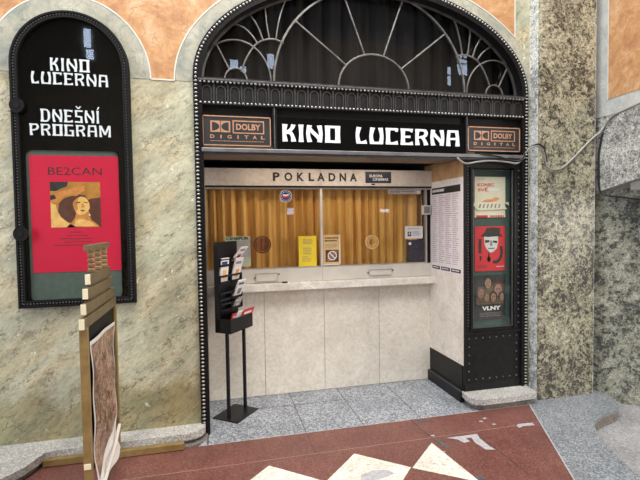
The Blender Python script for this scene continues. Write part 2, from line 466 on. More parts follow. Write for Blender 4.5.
X = (1, 0, 0); Y = (0, 1, 0); Z = (0, 0, 1)

# display lettering of the cinema, drawn as flared strokes
def st(x, w0=.28, w1=.20, dx=-.04): return [(x, 0, w0), (x + dx, .5, w1), (x, 1, w0)]
GL = {
 'K': (.74, [st(.15), [(.60, 1, .24), (.50, .74, .19), (.2, .50, .15)], [(.2, .52, .15), (.44, .50, .2), (.56, .28, .2), (.60, 0, .27)]]),
 'I': (.30, [st(.15, .28, .2, 0)]),
 'N': (.92, [[(.20, 0, .27), (.11, .5, .2), (.20, 1, .27)], [(.73, 0, .27), (.81, .5, .2), (.73, 1, .27)], [(.13, .93, .16), (.34, .62, .2), (.60, .36, .2), (.78, .05, .16)]]),
 'O': (.86, [st(.15, .30, .26, .0), st(.71, .30, .26, 0), [(0, .93, .15), (.86, .93, .15)], [(0, .07, .15), (.86, .07, .15)]]),
 'L': (.70, [[(.22, 1, .28), (.12, .5, .21), (.20, 0, .28)], [(.08, .07, .14), (.4, .07, .14), (.66, .13, .26)]]),
 'U': (.88, [[(.22, 1, .28), (.12, .5, .21), (.18, 0, .28)], [(.68, 1, .28), (.76, .5, .21), (.70, 0, .28)], [(.06, .07, .14), (.82, .07, .14)]]),
 'C': (.80, [st(.15, .3, .23, 0), [(0, .93, .14), (.72, .93, .14)], [(.68, .99, .20), (.67, .78, .16)], [(0, .07, .14), (.4, .07, .14), (.74, .12, .24)]]),
 'E': (.80, [st(.15, .3, .23, 0), [(0, .93, .14), (.5, .93, .14), (.76, .88, .24)], [(.1, .5, .12), (.62, .5, .14)], [(0, .07, .14), (.5, .07, .14), (.76, .12, .24)]]),
 'R': (.84, [st(.15), [(0, .93, .14), (.56, .93, .14)], [(.58, .98, .16), (.70, .76, .22), (.58, .56, .17), (.2, .48, .13)], [(.36, .55, .15), (.58, .32, .2), (.70, 0, .28)]]),
 'A': (.88, [[(.14, 0, .28), (.14, .5, .21), (.2, 1, .22)], [(.74, 0, .28), (.74, .5, .21), (.68, 1, .22)], [(.1, .93, .15), (.78, .93, .15)], [(.1, .46, .13), (.78, .46, .13)]]),
 'D': (.86, [st(.15, .3, .23, 0), [(0, .93, .14), (.52, .93, .14), (.70, .74, .22), (.72, .5, .24), (.70, .26, .22), (.52, .07, .14), (0, .07, .14)]]),
 'P': (.80, [st(.15), [(0, .93, .14), (.56, .93, .14)], [(.56, .98, .16), (.68, .74, .24), (.56, .52, .16), (.2, .44, .13)]]),
 'G': (.86, [st(.15, .3, .23, 0), [(0, .93, .14), (.76, .93, .14)], [(0, .07, .14), (.8, .07, .14)], [(.72, 0, .24), (.72, .5, .2)], [(.46, .48, .13), (.82, .48, .13)]]),
 'M': (1.08, [st(.16, .28, .2, -.03), st(.92, .28, .2, .03), [(.2, .95, .2), (.54, .2, .2)], [(.88, .95, .2), (.54, .2, .2)]]),
 'S': (.74, [[(.72, .93, .14), (.12, .93, .14)], [(.14, 1, .24), (.14, .56, .2)], [(.06, .52, .15), (.66, .46, .15)], [(.6, .5, .2), (.60, 0, .24)], [(.02, .07, .14), (.66, .07, .14)]]),
}
GL['Š'] = (.74, GL['S'][1] + [[(.16, 1.30, .1), (.36, 1.10, .12)], [(.56, 1.30, .1), (.36, 1.10, .12)]])
GL['Í'] = (.34, GL['I'][1] + [[(.12, 1.08, .1), (.28, 1.30, .13)]])
def smooth(p, n=4):
    if len(p) < 3: return p
    out = []
    for i in range(len(p) - 1):
        p0 = p[max(i - 1, 0)]; p1 = p[i]; p2 = p[i + 1]; p3 = p[min(i + 2, len(p) - 1)]
        for k in range(n):
            t = k / n
            out.append(tuple(.5 * (2 * b_ + (c - a) * t + (2 * a - 5 * b_ + 4 * c - d) * t * t + (3 * b_ - a - 3 * c + d) * t ** 3) for a, b_, c, d in zip(p0, p1, p2, p3)))
    out.append(p[-1]); return out
def display_text(mb, s_, x0, x1, z0, z1, y0, y1, mat, gap=.12, wt=1.0):
    tot = sum((.42 if c == ' ' else GL[c][0]) for c in s_) + gap * (len(s_) - 1)
    k = (x1 - x0) / tot; h_ = z1 - z0; x = x0
    for c in s_:
        if c == ' ': x += (.42 + gap) * k; continue
        w, strokes = GL[c]
        for si_, stt in enumerate(strokes):
            q = [(p[0], p[1], p[2] * wt) for p in smooth(stt)]
            # width measured horizontally for stems, vertically for bars
            n = len(q); L = []; R = []
            for i, p in enumerate(q):
                a = q[max(i - 1, 0)]; e = q[min(i + 1, n - 1)]
                t = Vector((e[0] - a[0], e[1] - a[1])).normalized(); nn = Vector((-t.y, t.x)) * p[2] / 2
                L.append((x + (p[0] + nn.x) * k, z0 + max(0 if p[1] <= 1.02 else -9, min(1.0 if p[1] <= 1.02 else 9, p[1] + nn.y)) * h_))
                R.append((x + (p[0] - nn.x) * k, z0 + max(0 if p[1] <= 1.02 else -9, min(1.0 if p[1] <= 1.02 else 9, p[1] - nn.y)) * h_))
            vs = [(p[0], d, p[1]) for d in (y0 - .0004 * si_, y1) for p in L + R]; N = 2 * n; fs = []
            for i in range(n - 1):
                j = i + 1
                fs += [(i, j, n + j, n + i), (N + i, N + n + i, N + n + j, N + j), (i, N + i, N + j, j), (n + i, n + j, N + n + j, N + n + i)]
            mb.add(vs, fs, mat)
        x += (w + gap) * k

# ================================================================== SETTING
F = 3.42; B = 4.05
# portal: verticals at x=-.14 and 2.715, ellipse above z=2.70
CX = 1.2875; CZ = 2.70; AO = 1.4275; BO = .835
XL, XR = -.14, 2.715
# facade wall with the portal cut out
arch = ell(CX, CZ, AO - .004, BO - .004, 180, 0, 48)
out = [(-3.0, 0), (XL, 0)] + [(XL, CZ)] + arch[1:-1] + [(XR, CZ), (XR, 0), (3.30, 0), (3.30, 4.6), (-3.0, 4.6)]
# cut the poster case niche is not needed: the case hangs on the wall
w = MB(); w.prism(out, 'y', F, F + .16, 'marble'); struct(w.build('wall_front'))
# orange marble field between the arched grey bands
PXC, PZC, PR = -.96, 2.68, .525
def clipx(pts, x1): return [p for p in pts if p[0] <= x1]
dell = [p for p in ell(CX, 2.66, 1.56, .975, 180, 0, 80) if p[0] < 2.588]
xx = 2.588; zz = 2.66 + .975 * math.sqrt(1 - ((xx - CX) / 1.56) ** 2)
fld = [(-3.0, 4.6), (-3.0, 2.66), (PXC - PR - .02, 2.66)] + ell(PXC, 2.66, PR, .545, 180, 0, 32) + dell + [(xx, zz), (xx, 4.6)]
w = MB(); w.prism(fld, 'y', F - .004, F - .0002, 'orange')
lim = [(PXC + PR * math.cos(math.radians(a)), 2.66 + .545 * math.sin(math.radians(a))) for a in range(180, -1, -5)]
w.ribbon(lim, .010, F - .0055, F - .0005, 'grout')
w.ribbon(dell + [(xx, zz)], .010, F - .0055, F - .0005, 'grout')
w.ribbon([(PXC + PR, 2.66), (CX - 1.56, 2.66)], .010, F - .0055, F - .0005, 'grout')
w.ribbon([(xx, zz), (xx, 4.6)], .012, F - .0055, F - .0005, 'grout')
struct(w.build('trim_1'))
# grey bands around the two arches
w = MB()
w.prism(ell(PXC, 2.66, PR - .006, .539, 180, 0, 32) + [(PXC + .30, 2.66), (PXC - .30, 2.66)], 'y', F - .0035, F - .0003, 'band')
inner = ell(CX, CZ, AO, BO, 0, 180, 60)
dband = [(CX - 1.552, 2.66)] + [p for p in ell(CX, 2.66, 1.552, .967, 180, 0, 80) if p[0] < 2.58] + [(2.58, 3.20), (2.745, 2.9), (2.745, 2.66), (XR + .004, 2.66), (XR + .004, 2.70)]
w.prism(dband + inner[1:-1] + [(XL - .004, 2.70), (XL - .004, 2.66)], 'y', F - .003, F - .0003, 'band')
struct(w.build('trim_2'))
# pilaster to the right of the portal
w = MB(); w.box(2.752, 3.332, 3.30, F + .16, -.12, 4.6, 'breccia'); struct(w.build('trim_3', bevel=.012))
w = MB(); w.box(2.742, 2.758, 3.325, F, .0, 4.6, 'breccia_lit'); w.box(3.325, 3.342, 3.31, 3.5, .0, 4.6, 'breccia_lit'); struct(w.build('trim_4'))  # thin side strips, the light falling on them put into their colour
# right return wall of the passage: upper part faces left, carried on a corbelled granite block
w = MB()
w.box(3.43, 4.6, 2.45, F + .2, 2.515, 4.6, 'pale')
struct(w.build('wall_right'))
w = MB(); w.box(3.426, 3.44, 2.45, 3.268, 2.665, 4.6, 'orange'); w.box(3.4255, 3.44, 3.262, 3.272, 2.655, 4.6, 'grout')
struct(w.build('trim_5'))
w = MB()
w.prism([(3.42, 2.52), (3.42, 1.845), (3.36, 1.85), (3.0, 1.925), (2.7, 1.955), (2.45, 1.975), (2.45, 2.52)], 'x', 3.418, 4.6, 'granite_block')
struct(w.build('trim_6', bevel=.004))
w = MB(); w.box(3.50, 4.5, 2.5, 3.10, 1.845, 1.93, 'pale'); struct(w.build('trim_7', bevel=.004))
# diagonal lower wall
w = MB(); w.prism([(3.335, 3.545), (4.60, 2.28), (4.60, 3.62), (3.335, 3.62)], 'z', -.12, 2.3, 'breccia_grey'); struct(w.build('wall_corner'))

# floors
def floor_piece(poly, z0, z1, mat, name='floor'):
    w = MB(); w.prism(poly, 'z', z0, z1, mat); return struct(w.build(name))
redpoly = [(-3.0, -1.5), (.2, -1.5), (2.11 - 1.83, -1.5), (2.11 - .49, 1.215), (2.110, 2.215), (2.615, 3.242), (-3.0, 3.242)]
redpoly = [(-3.0, -1.5), (.30, -1.5), (2.110, 2.215), (2.615, 3.242), (-3.0, 3.242)]
w = MB(); w.prism(redpoly, 'z', -.2, 0, 'red')
def inlay(poly, mat, z=.0006):
    tri = tessellate_polygon([[Vector((p[0], p[1], 0)) for p in poly]])
    fs = []
    for t in tri:
        a, b_, c = (poly[i] for i in t)
        if (b_[0] - a[0]) * (c[1] - a[1]) - (b_[1] - a[1]) * (c[0] - a[0]) < 0: t = (t[0], t[2], t[1])
        fs.append(tuple(t))
    w.add([(p[0], p[1], z) for p in poly], fs, mat)
def seam(pts, wd, mat, z=.0009): 
    w.ribbon(pts, wd, z - .0004, z, mat, axis='z')
hd = .293
for cx in (.305, .896): inlay([(cx, 2.857), (cx - hd, 2.565), (cx, 2.27), (cx + hd + .012, 2.60)], 'white_t')
inlay([(1.482, 2.857), (1.205, 2.59), (1.54, 2.34)], 'white_t')
for cx in (.305, .896): inlay([(cx, 2.25), (cx - hd, 1.96), (cx, 1.67), (cx + hd, 1.96)], 'white_t')
seam([(-3, 2.93), (1.5, 2.925), (2.45, 2.935)], .004, 'jointlight')
seam([(.635, 3.24), (.635, 2.93)], .003, 'joint'); seam([(1.497, 3.24), (1.50, 3.08), (1.517, 2.92)], .006, 'joint')
seam([(1.873, 2.815), (1.882, 2.330)], .003, 'joint'); seam([(-.7, 3.24), (-.7, 2.93)], .003, 'joint')
seam([(2.61, 3.242), (2.105, 2.215), (.295, -1.5)], .009, 'patch', .0012)
def bl(pts): inlay(pts, 'patch', .0013)
bl([(1.621, 2.892), (1.871, 2.889), (1.851, 2.821), (1.852, 2.700), (1.864, 2.653), (1.799, 2.670), (1.782, 2.777), (1.797, 2.851), (1.753, 2.847), (1.756, 2.799), (1.702, 2.794), (1.687, 2.850)])
bl([(2.270, 2.951), (2.391, 2.940), (2.383, 2.896), (2.293, 2.910), (2.240, 2.890), (2.236, 2.918)])
inlay([(1.527, 2.908), (1.558, 2.869), (1.569, 2.745), (1.535, 2.769)], 'patchdark', .0014)
inlay([(1.498, 3.257), (1.581, 3.210), (1.645, 3.180), (1.565, 3.178)], 'patchdark', .0014)
inlay([(1.545, 2.408), (1.588, 2.410), (1.592, 2.362), (1.538, 2.365)], 'patchdark', .0014)
inlay([(.86, 2.60), (.95, 2.63), (1.04, 2.61), (1.07, 2.56), (.98, 2.53), (.90, 2.52), (.84, 2.55)], 'patch', .0015)
for q in ((.80, 2.66), (.93, 2.70), (1.46, 2.62), (1.40, 2.57), (1.5, 2.52), (1.35, 2.6), (1.43, 2.51), (1.49, 2.72)):
    inlay([(q[0], q[1]), (q[0] + .018, q[1] - .006), (q[0] + .03, q[1] + .004), (q[0] + .012, q[1] + .01)], 'patch', .0015)
for q in ((2.0, 3.06), (2.07, 2.99), (2.06, 3.10), (1.52, 2.945)):
    inlay([(q[0], q[1]), (q[0] + .03, q[1] - .01), (q[0] + .035, q[1] + .014), (q[0] + .01, q[1] + .014)], 'patch', .0014)
struct(w.build('floor'))
# granite slabs in the recess
w = MB(); w.box(-.16, 2.12, 3.242, B + .05, -.2, 0.0, 'granite')
w.box(-.16, 2.62, 3.239, 3.245, -.1, .0006, 'patch')
for xx_ in (.635, 1.098, 1.588): w.box(xx_ - .0025, xx_ + .0025, 3.246, B + .0, -.01, .0008, 'joint')
w.box(.06, 1.098, 3.772, 3.777, -.01, .0008, 'joint')
w.box(-.1, -.09, 3.246, B, -.01, .0008, 'joint')
struct(w.build('floor'))
# granite platform and the lower pavement beyond it
edge_pts = [(3.42, 3.32), (3.425, 3.238), (3.40, 3.13), (3.334, 3.034), (3.247, 2.974), (3.100, 2.933), (2.975, 2.885), (2.860, 2.815), (2.770, 2.713), (2.72, 2.62), (2.641, 2.461), (2.57, 2.30), (2.51, 2.10), (2.40, 1.8), (1.0, -1.5)]
es = smooth([(a, c, 0) for a, c in edge_pts], 3); es = [(p[0], p[1]) for p in es]
w = MB(); w.prism([(2.60, 3.46), (2.60, 3.225), (2.11, 2.215), (.31, -1.5)] + es[::-1] + [(3.42, 3.46)], 'z', -.03, 0, 'granite2')
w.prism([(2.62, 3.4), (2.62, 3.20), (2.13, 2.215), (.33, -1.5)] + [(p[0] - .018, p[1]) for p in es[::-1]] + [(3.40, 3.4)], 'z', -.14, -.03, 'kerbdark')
struct(w.build('floor', bevel=.003))
floor_piece([(.3, -1.5), (5.0, -1.5), (5.0, 3.6), (2.6, 3.6)], -.3, -.11, 'lowfloor')
# far surroundings of the passage behind the photographer
w = MB(); w.box(-7, 8, -4.2, -4.0, -.3, 6.3, 'passwall'); struct(w.build('wall_back'))
w = MB(); w.box(-3.0, .4, -4.0, -1.5, -.2, 0, 'red'); w.box(-7, -3.0, -4, 3.5, -.2, 0, 'red'); w.box(.4, 7, -4.0, -1.5, -.2, -.0, 'lowfloor'); struct(w.build('floor'))

# kerb along the left wall
ktop = [(-.14, 3.42), (-.112, 3.40), (-.113, 3.36), (-.135, 3.315), (-.175, 3.285), (-.24, 3.268), (-.35, 3.262), (-.7, 3.255), (-1.08, 3.250), (-1.15, 3.235), (-1.175, 3.16), (-1.21, 3.07), (-1.28, 2.98), (-1.40, 2.86), (-1.62, 2.78), (-3.0, 2.74), (-3.0, 3.42)]
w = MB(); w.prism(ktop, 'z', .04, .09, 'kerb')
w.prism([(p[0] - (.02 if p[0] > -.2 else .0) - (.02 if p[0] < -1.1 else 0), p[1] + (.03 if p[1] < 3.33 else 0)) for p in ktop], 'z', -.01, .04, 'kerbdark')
struct(w.build('trim_8', bevel=.006))
w = MB(); w.prism([(-.11, 3.42), (-.095, 3.40), (-.10, 3.33), (-.15, 3.26), (-.24, 3.235), (-1.2, 3.225), (-1.2, 3.42)], 'z', -.01, .012, 'kerbdark'); struct(w.build('trim_9'))
# doorstep under the showcase
stp = [(2.075, 3.44), (2.06, 3.36), (2.062, 3.28), (2.09, 3.235), (2.15, 3.215), (2.4, 3.215), (2.66, 3.225), (2.70, 3.26), (2.705, 3.44)]
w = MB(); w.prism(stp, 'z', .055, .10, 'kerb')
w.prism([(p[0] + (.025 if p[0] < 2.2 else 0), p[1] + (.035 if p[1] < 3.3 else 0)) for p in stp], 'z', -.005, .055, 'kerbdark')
struct(w.build('trim_10', bevel=.006))

# recess: back structure, soffit, left jamb
w = MB()
w.box(-.16, -.095, F + .02, B + .1, 0, 2.5, 'blackmat'); w.box(-.095, -.088, F + .05, B, 0, 2.12, 'alu')
struct(w.build('wall_left'))
w = MB(); w.box(-.16, 2.2, F + .01, F + .33, 2.135, 2.20, 'soffit'); w.box(-.16, 2.2, F + .33, B + .1, 2.16, 2.2, 'blackmat')  # rear part coloured black for the shade of the gap
struct(w.build('ceiling'))
w = MB(); w.box(2.0885, 2.14, 3.430, B + .1, .325, 1.985, 'jamb'); w.box(2.0885, 2.14, 3.430, B + .1, 1.985, 2.16, 'jambbrown')
struct(w.build('wall_jamb'))
w = MB(); w.box(2.085, 2.14, 3.445, B, 0, .325, 'black'); w.box(2.06, 2.14, 3.43, B, 0, .10, 'black'); w.box(2.058, 2.085, 3.43, B, .096, .101, 'iron')
struct(w.build('baseboard_right', bevel=.002))
# dark booth behind
w = MB(); w.box(-.4, 2.6, 5.2, 5.25, 0, 3.7, 'blackmat'); w.box(-.45, -.4, F + .16, 5.2, 0, 3.7, 'blackmat'); w.box(2.75, 2.8, F + .16, 5.2, 0, 3.7, 'blackmat'); w.box(-.45, 2.8, F + .16, 5.2, 3.66, 3.7, 'blackmat'); w.box(-.45, 2.8, F + .16, 5.2, 2.21, 2.25, 'blackmat')
struct(w.build('wall_booth'))

# ================================================================== PORTAL
pf = thing('portal_frame', (CX, F, 0), 'black metal arched portal frame edged with silver beads around the box office', 'door frame')
def along(pts, pitch):
    out = []; acc = 0; prev = Vector(pts[0]); need = pitch / 2
    for p in pts[1:]:
        p = Vector(p); d = (p - prev).length
        while acc + d >= need:
            out.append(tuple(prev + (p - prev) * ((need - acc) / d))); need += pitch
        acc += d; prev = p
    return out
r_ = .018
path = [(XL + r_, .085)] + [(XL + r_, CZ)] + ell(CX, CZ, AO - r_, BO - r_, 180, 0, 60)[1:-1] + [(XR - r_, CZ), (XR - r_, .10)]
w = MB(); w.ribbon(path, .040, F - .018, F + .05, 'blackmat')
pin = [(XL + .048, .0), (XL + .048, CZ)] + ell(CX, CZ, AO - .048, BO - .048, 180, 0, 60)[1:-1] + [(XR - .048, CZ), (XR - .048, .1)]
w.ribbon(pin, .026, F - .022, F + .06, 'black')
w.build('border', pf)
w = MB()
pts = along(path, .0288)
for i, p in enumerate(pts):
    if p[1] < CZ - .01: r3 = (.0155, .012, .0085)
    else: r3 = (.011, .012, .0105)
    w.ball((p[0], F - .020, p[1]), r3, 'beadm')
w.build('bead_moulding', pf)
# frieze with little blind arches
w = MB(); w.box(XL + .04, XR - .04, F - .0, F + .05, 2.49, 2.70, 'frieze')
w.box(XL + .035, XR - .035, F - .03, F + .03, 2.665, 2.682, 'iron'); w.box(XL + .035, XR - .035, F - .022, F + .03, 2.492, 2.500, 'blackmat')
w.build('frieze_board', pf, bevel=.002)
w = MB(); n = 27; pw = (XR - XL - .09) / n
for i in range(n):
    x0 = XL + .045 + i * pw; xm = x0 + pw / 2
    w.box(x0 - .006, x0 + .006, F - .010, F + .005, 2.516, 2.652, 'friezeline')
    ar = [(xm - pw * .32, 2.522), (xm - pw * .32, 2.60)] + ell(xm, 2.602, pw * .32, .034, 180, 0, 8) + [(xm + pw * .32, 2.60), (xm + pw * .32, 2.522)]
    w.ribbon(ar, .009, F - .008, F + .002, 'friezeline')
w.build('blind_arch_relief', pf)
w = MB()
for zz_, rr in ((2.660, .0095), (2.508, .0095)):
    k = int((XR - XL - .08) / .031)
    for i in range(k): w.ball((XL + .05 + i * .0312, F - .020, zz_), (.0115, .011, rr), 'beadm')
    w.build('bead_row', pf); w = MB()
w = MB(); w.box(XL + .05, XR - .05, F + .02, F + .1, 2.14, 2.50, 'black')
w.box(.440, .474, F - .012, F + .03, 2.17, 2.495, 'black'); w.box(2.098, 2.122, F - .012, F + .03, 2.17, 2.495, 'black')
for xx_ in (.448, 2.104): w.tube([(xx_ + .008, F - .014, 2.178), (xx_ + .008, F - .014, 2.495)], .006, 'iron', 6)
w.build('fascia', pf, bevel=.002)
w = MB(); w.box(XL + .05, XR - .04, F - .035, F + .05, 2.142, 2.172, 'sill'); w.box(XL + .05, XR - .04, F - .02, F + .05, 2.125, 2.142, 'iron')
w.build('drip_rail', pf, bevel=.004)

# fanlight
fl = thing('window_1', (CX, F + .06, 2.70), kind='structure')
w = MB()
ins = ell(CX, 2.69, AO - .055, BO - .045, 180, 0, 48)
w.prism(ins, 'y', F + .10, F + .104, 'glass'); w.build('pane', fl)
YM0, YM1 = F + .060, F + .075
def muntin(pts, wd=.0105, name='glazing_bar'):
    w = MB(); w.ribbon(pts, wd, YM0, YM1, 'muntin'); o = w.build(name, fl, bevel=.002); return o
muntin(ell(1.303, 2.71, .834, .80, 180, 0, 48), .015)
muntin(ell(1.303, 2.71, .308, .275, 180, 0, 28), .013)
for a, b_ in (((1.06, 2.885), (.648, 3.20)), ((1.545, 2.885), (1.955, 3.21)), ((1.222, 2.978), (1.03, 3.49)), ((1.385, 2.975), (1.575, 3.49))):
    muntin([a, b_])
def q3(pts): return [(p[0], p[1]) for p in smooth([(a, c, 0) for a, c in pts], 5)]
for sx, cx in ((1, .175), (-1, 2.430)):
    X_ = lambda d: cx + sx * d
    muntin([(X_(p[0]), p[1]) for p in ell(0, 2.71, .272, .305, 180, 0, 28)])
    muntin([(X_(p[0]), p[1]) for p in ell(0, 2.71, .085, .09, 180, 0, 16)])
    muntin([(X_(-.14), 2.97), (X_(-.045), 2.785)])
    muntin(q3([(X_(.045), 2.79), (X_(.085), 2.885), (X_(.145), 2.978), (X_(.20), 3.02), (X_(.27), 3.042), (X_(.325), 3.038), (X_(.375), 3.018)]))
    muntin(q3([(X_(.172), 3.00), (X_(.12), 3.07), (X_(.04), 3.125), (X_(-.08), 3.135)]))
    muntin(q3([(X_(.215), 3.028), (X_(.18), 3.12), (X_(.13), 3.20), (X_(.06), 3.28)]))
    muntin(q3([(X_(.265), 3.042), (X_(.245), 3.16), (X_(.235), 3.27), (X_(.21), 3.40)]))
    muntin(q3([(X_(.315), 3.040), (X_(.335), 3.16), (X_(.375), 3.30), (X_(.43), 3.43)]))
w = MB(); w.ribbon(ell(CX, 2.695, AO - .068, BO - .06, 180, 0, 60), .016, YM0, YM1, 'muntin'); w.box(XL + .07, XR - .07, YM0, YM1, 2.685, 2.712, 'iron')
w.build('sash', fl)
# drape behind the fanlight
w = MB(); vs = []; N = 160
for i in range(N + 1):
    x = -.12 + i * 2.82 / N; y = F + .24 + .025 * math.sin(i * .55 + 1.5 * math.sin(i * .11)) + .012 * math.sin(i * 1.3)
    vs += [(x, y, 2.26), (x, y, 3.6)]
w.add(vs, [(2 * i, 2 * i + 2, 2 * i + 3, 2 * i + 1) for i in range(N)], 'drape', True)
tag(w.build('drape', loc=(CX, F + .24, 2.26)), 'dark drape hanging behind the glass of the arched fanlight', 'drape')

# signs on the fascia
t = thing('cinema_sign', (1.29, F, 2.175), 'long black glass sign reading KINO LUCERNA in white art nouveau letters', 'sign')
w = MB(); w.box(.476, 2.098, F - .002, F + .02, 2.178, 2.425, 'blackgloss'); w.build('board', t)
w = MB(); display_text(w, 'KINO', .517, .985, 2.2375, 2.3725, F - .006, F - .002, 'white'); w.build('lettering', t)
w = MB(); display_text(w, 'LUCERNA', 1.112, 2.046, 2.2375, 2.3725, F - .006, F - .002, 'white'); w.build('lettering', t)
def dolby(x0, x1, z0, z1, label):
    t = thing('dolby_sign', ((x0 + x1) / 2, F, z0), label, 'sign', 'sound system plaques on the fascia')
    w = MB(); w.box(x0, x1, F - .004, F + .02, z0, z1, 'signface'); w.build('plate', t)
    w = MB(); e = .008
    w.box(x0, x1, F - .009, F - .003, z0, z0 + e, 'copper'); w.box(x0, x1, F - .009, F - .003, z1 - e, z1, 'copper')
    w.box(x0, x0 + e, F - .009, F - .003, z0, z1, 'copper'); w.box(x1 - e, x1, F - .009, F - .003, z0, z1, 'copper')
    w.build('rim', t)
    fl_ = Flat((x0, F - .006, z0), X, Z, x1 - x0, z1 - z0, 'signface', hasbase=False)
    a = .115; b0, b1 = .45, .83
    fl_.rect(a, a + .285, b0, b1, 'copper', 1)
    fl_.rect(a + .137, a + .148, b0, b1, 'signface', 2)
    for s_, c_ in ((1, a + .022), (-1, a + .263)):
        n = 14; pts = [(c_, b0 + .045)] + [(c_ + s_ * .105 * math.cos(math.radians(q)), (b0 + b1) / 2 + (b1 - b0 - .09) / 2 * math.sin(math.radians(q))) for q in range(-90, 91, 13)] + [(c_, b1 - .045)]
        fl_.poly(pts, 'signface', 3)
    fl_.rect(.435, .90, b0 - .03, b1 + .03, 'copper', 1); fl_.rect(.452, .883, b0 + .01, b1 - .01, 'signface', 2)
    fl_.text('DOLBY', .485, .845, b0 + .09, b1 - .08, 'copper', .03, 3)
    for i, c_ in enumerate('DIGITAL'):
        wd = .018 if c_ == 'I' else .062
        xm = .14 + i * .1235
        fl_.text(c_, xm - wd / 2, xm + wd / 2, .245, .365, 'copper', .03, 2)
    fl_.lines(.11, .90, .135, .17, 1, 'copper', .6, 0, 2, .03)
    fl_.build('lettering', t)
dolby(-.083, .428, 2.193, 2.417, 'copper on black DOLBY DIGITAL plaque at the left end of the fascia')
dolby(2.124, 2.640, 2.203, 2.413, 'copper on black DOLBY DIGITAL plaque at the right end above the poster showcase')

# ================================================================== TICKET WINDOW AND COUNTER
YW = 4.03
tw = thing('window_2', (.98, YW, 1.19), kind='structure')
w = MB(); w.box(-.09, 2.045, YW + .012, YW + .016, 1.19, 1.935, 'glass'); w.build('pane', tw)
w = MB(); w.box(-.09, 2.09, YW - .01, YW + .03, 1.917, 1.932, 'alu'); w.box(-.09, 2.05, YW - .006, YW + .03, 1.183, 1.196, 'alu')
w.box(2.03, 2.046, YW - .012, YW + .03, 1.19, 1.92, 'alu'); w.box(2.046, 2.09, YW, YW + .1, 1.19, 1.94, 'blackmat'); w.box(-.09, -.082, YW - .01, YW + .03, 1.19, 1.92, 'alu')
w.build('frame', tw)
w = MB(); w.box(.954, .976, YW - .014, YW + .03, 1.19, 1.92, 'plasterwhite'); w.build('mullion', tw, bevel=.002)
def ring3(cx, cz, r, wd, y0, y1, mat): 
    w.ribbon([(cx + r * math.cos(2 * PI * k / 32), cz + r * math.sin(2 * PI * k / 32)) for k in range(32)], wd, y0, y1, mat, True)
def disc3(cx, cz, r, y0, y1, mat): w.prism([(cx + r * math.cos(2 * PI * k / 32), cz + r * math.sin(2 * PI * k / 32)) for k in range(32)], 'y', y0, y1, mat)
w = MB(); ring3(.408, 1.41, .074, .012, YW - .004, YW + .012, 'brownprint'); disc3(.408, 1.41, .064, YW + .002, YW + .006, 'smoked'); w.build('speaking_port', tw)
w = MB(); ring3(1.47, 1.408, .062, .014, YW - .006, YW + .012, 'tan'); ring3(1.47, 1.408, .040, .010, YW - .006, YW + .012, 'tan'); w.build('speaking_port', tw)
# curtains
def curtain(x0, x1, label, ph):
    w = MB(); vs = []; N = int((x1 - x0) / .008)
    for i in range(N + 1):
        x = x0 + (x1 - x0) * i / N
        a = x * 62 + ph + 2.2 * math.sin(x * 7 + ph)
        for z in (1.10, 1.5, 1.98):
            vs.append((x, YW + .12 + (.020 + .008 * math.sin(x * 9 + ph)) * math.sin(a + .5 * (z - 1.5)) + .006 * math.sin(a * 2.3), z))
    w.add(vs, [(3 * i + k, 3 * i + 3 + k, 3 * i + 4 + k, 3 * i + 1 + k) for i in range(N) for k in (0, 1)], 'curtain', True)
    return tag(w.build('curtain', loc=((x0 + x1) / 2, YW + .12, 1.10)), label, 'curtain', 'ochre curtains behind the ticket window')
curtain(-.12, .962, 'ochre pleated curtain behind the left pane of the ticket window', 0)
curtain(.968, 2.08, 'ochre pleated curtain behind the right pane of the ticket window', 2.1)

# POKLADNA sign
t = thing('box_office_sign', (1.0, 4.0, 1.945), 'long beige stone sign strip reading POKLADNA above the ticket window', 'sign')
w = MB(); w.box(-.088, 1.275 - .32, 3.995, 4.06, 1.945, 2.10, 'pokl'); w.box(.957, 2.088, 3.995, 4.06, 1.945, 2.10, 'pokl'); w.build('board', t, bevel=.002)
f_ = Flat((0, 3.994, 0), X, Z, 1, 1, 'ink', hasbase=False)
xs = [(.520, .585), (.628, .703), (.746, .815), (.858, .913), (.940, 1.015), (1.052, 1.12), (1.160, 1.226), (1.262, 1.335)]
for c_, (a, b_) in zip('POKLADNA', [(a * .982 - .0, b_ * .982) for a, b_ in xs]): f_.text(c_, a, b_, 1.988, 2.066, 'ink', .04, 1)
f_.build('lettering', t)
w = MB(); w.box(-.088, 2.088, 4.0, 4.06, 1.932, 1.944, 'blackmat'); struct(w.build('trim_11'))
f_ = Flat((1.395, 3.992, 1.975), X, Z, .262, .108, 'navy', .004)
f_.text('EUROPA', .16, .66, .50, .74, 'paper', .02, 1); f_.text('CINEMAS', .28, .88, .20, .44, 'paper', .02, 1)
tag(f_.build('europa_cinemas_sign', loc=(1.53, 3.99, 1.975)), 'small dark navy EUROPA CINEMAS plate at the end of the POKLADNA sign', 'sign')
f_ = Flat((1.455, 3.992, 1.955), X, Z, .035, .014, 'ink', .003)
tag(f_.build('black_tag', loc=(1.47, 3.99, 1.955)), 'tiny black tag just below the navy plate', 'tag')

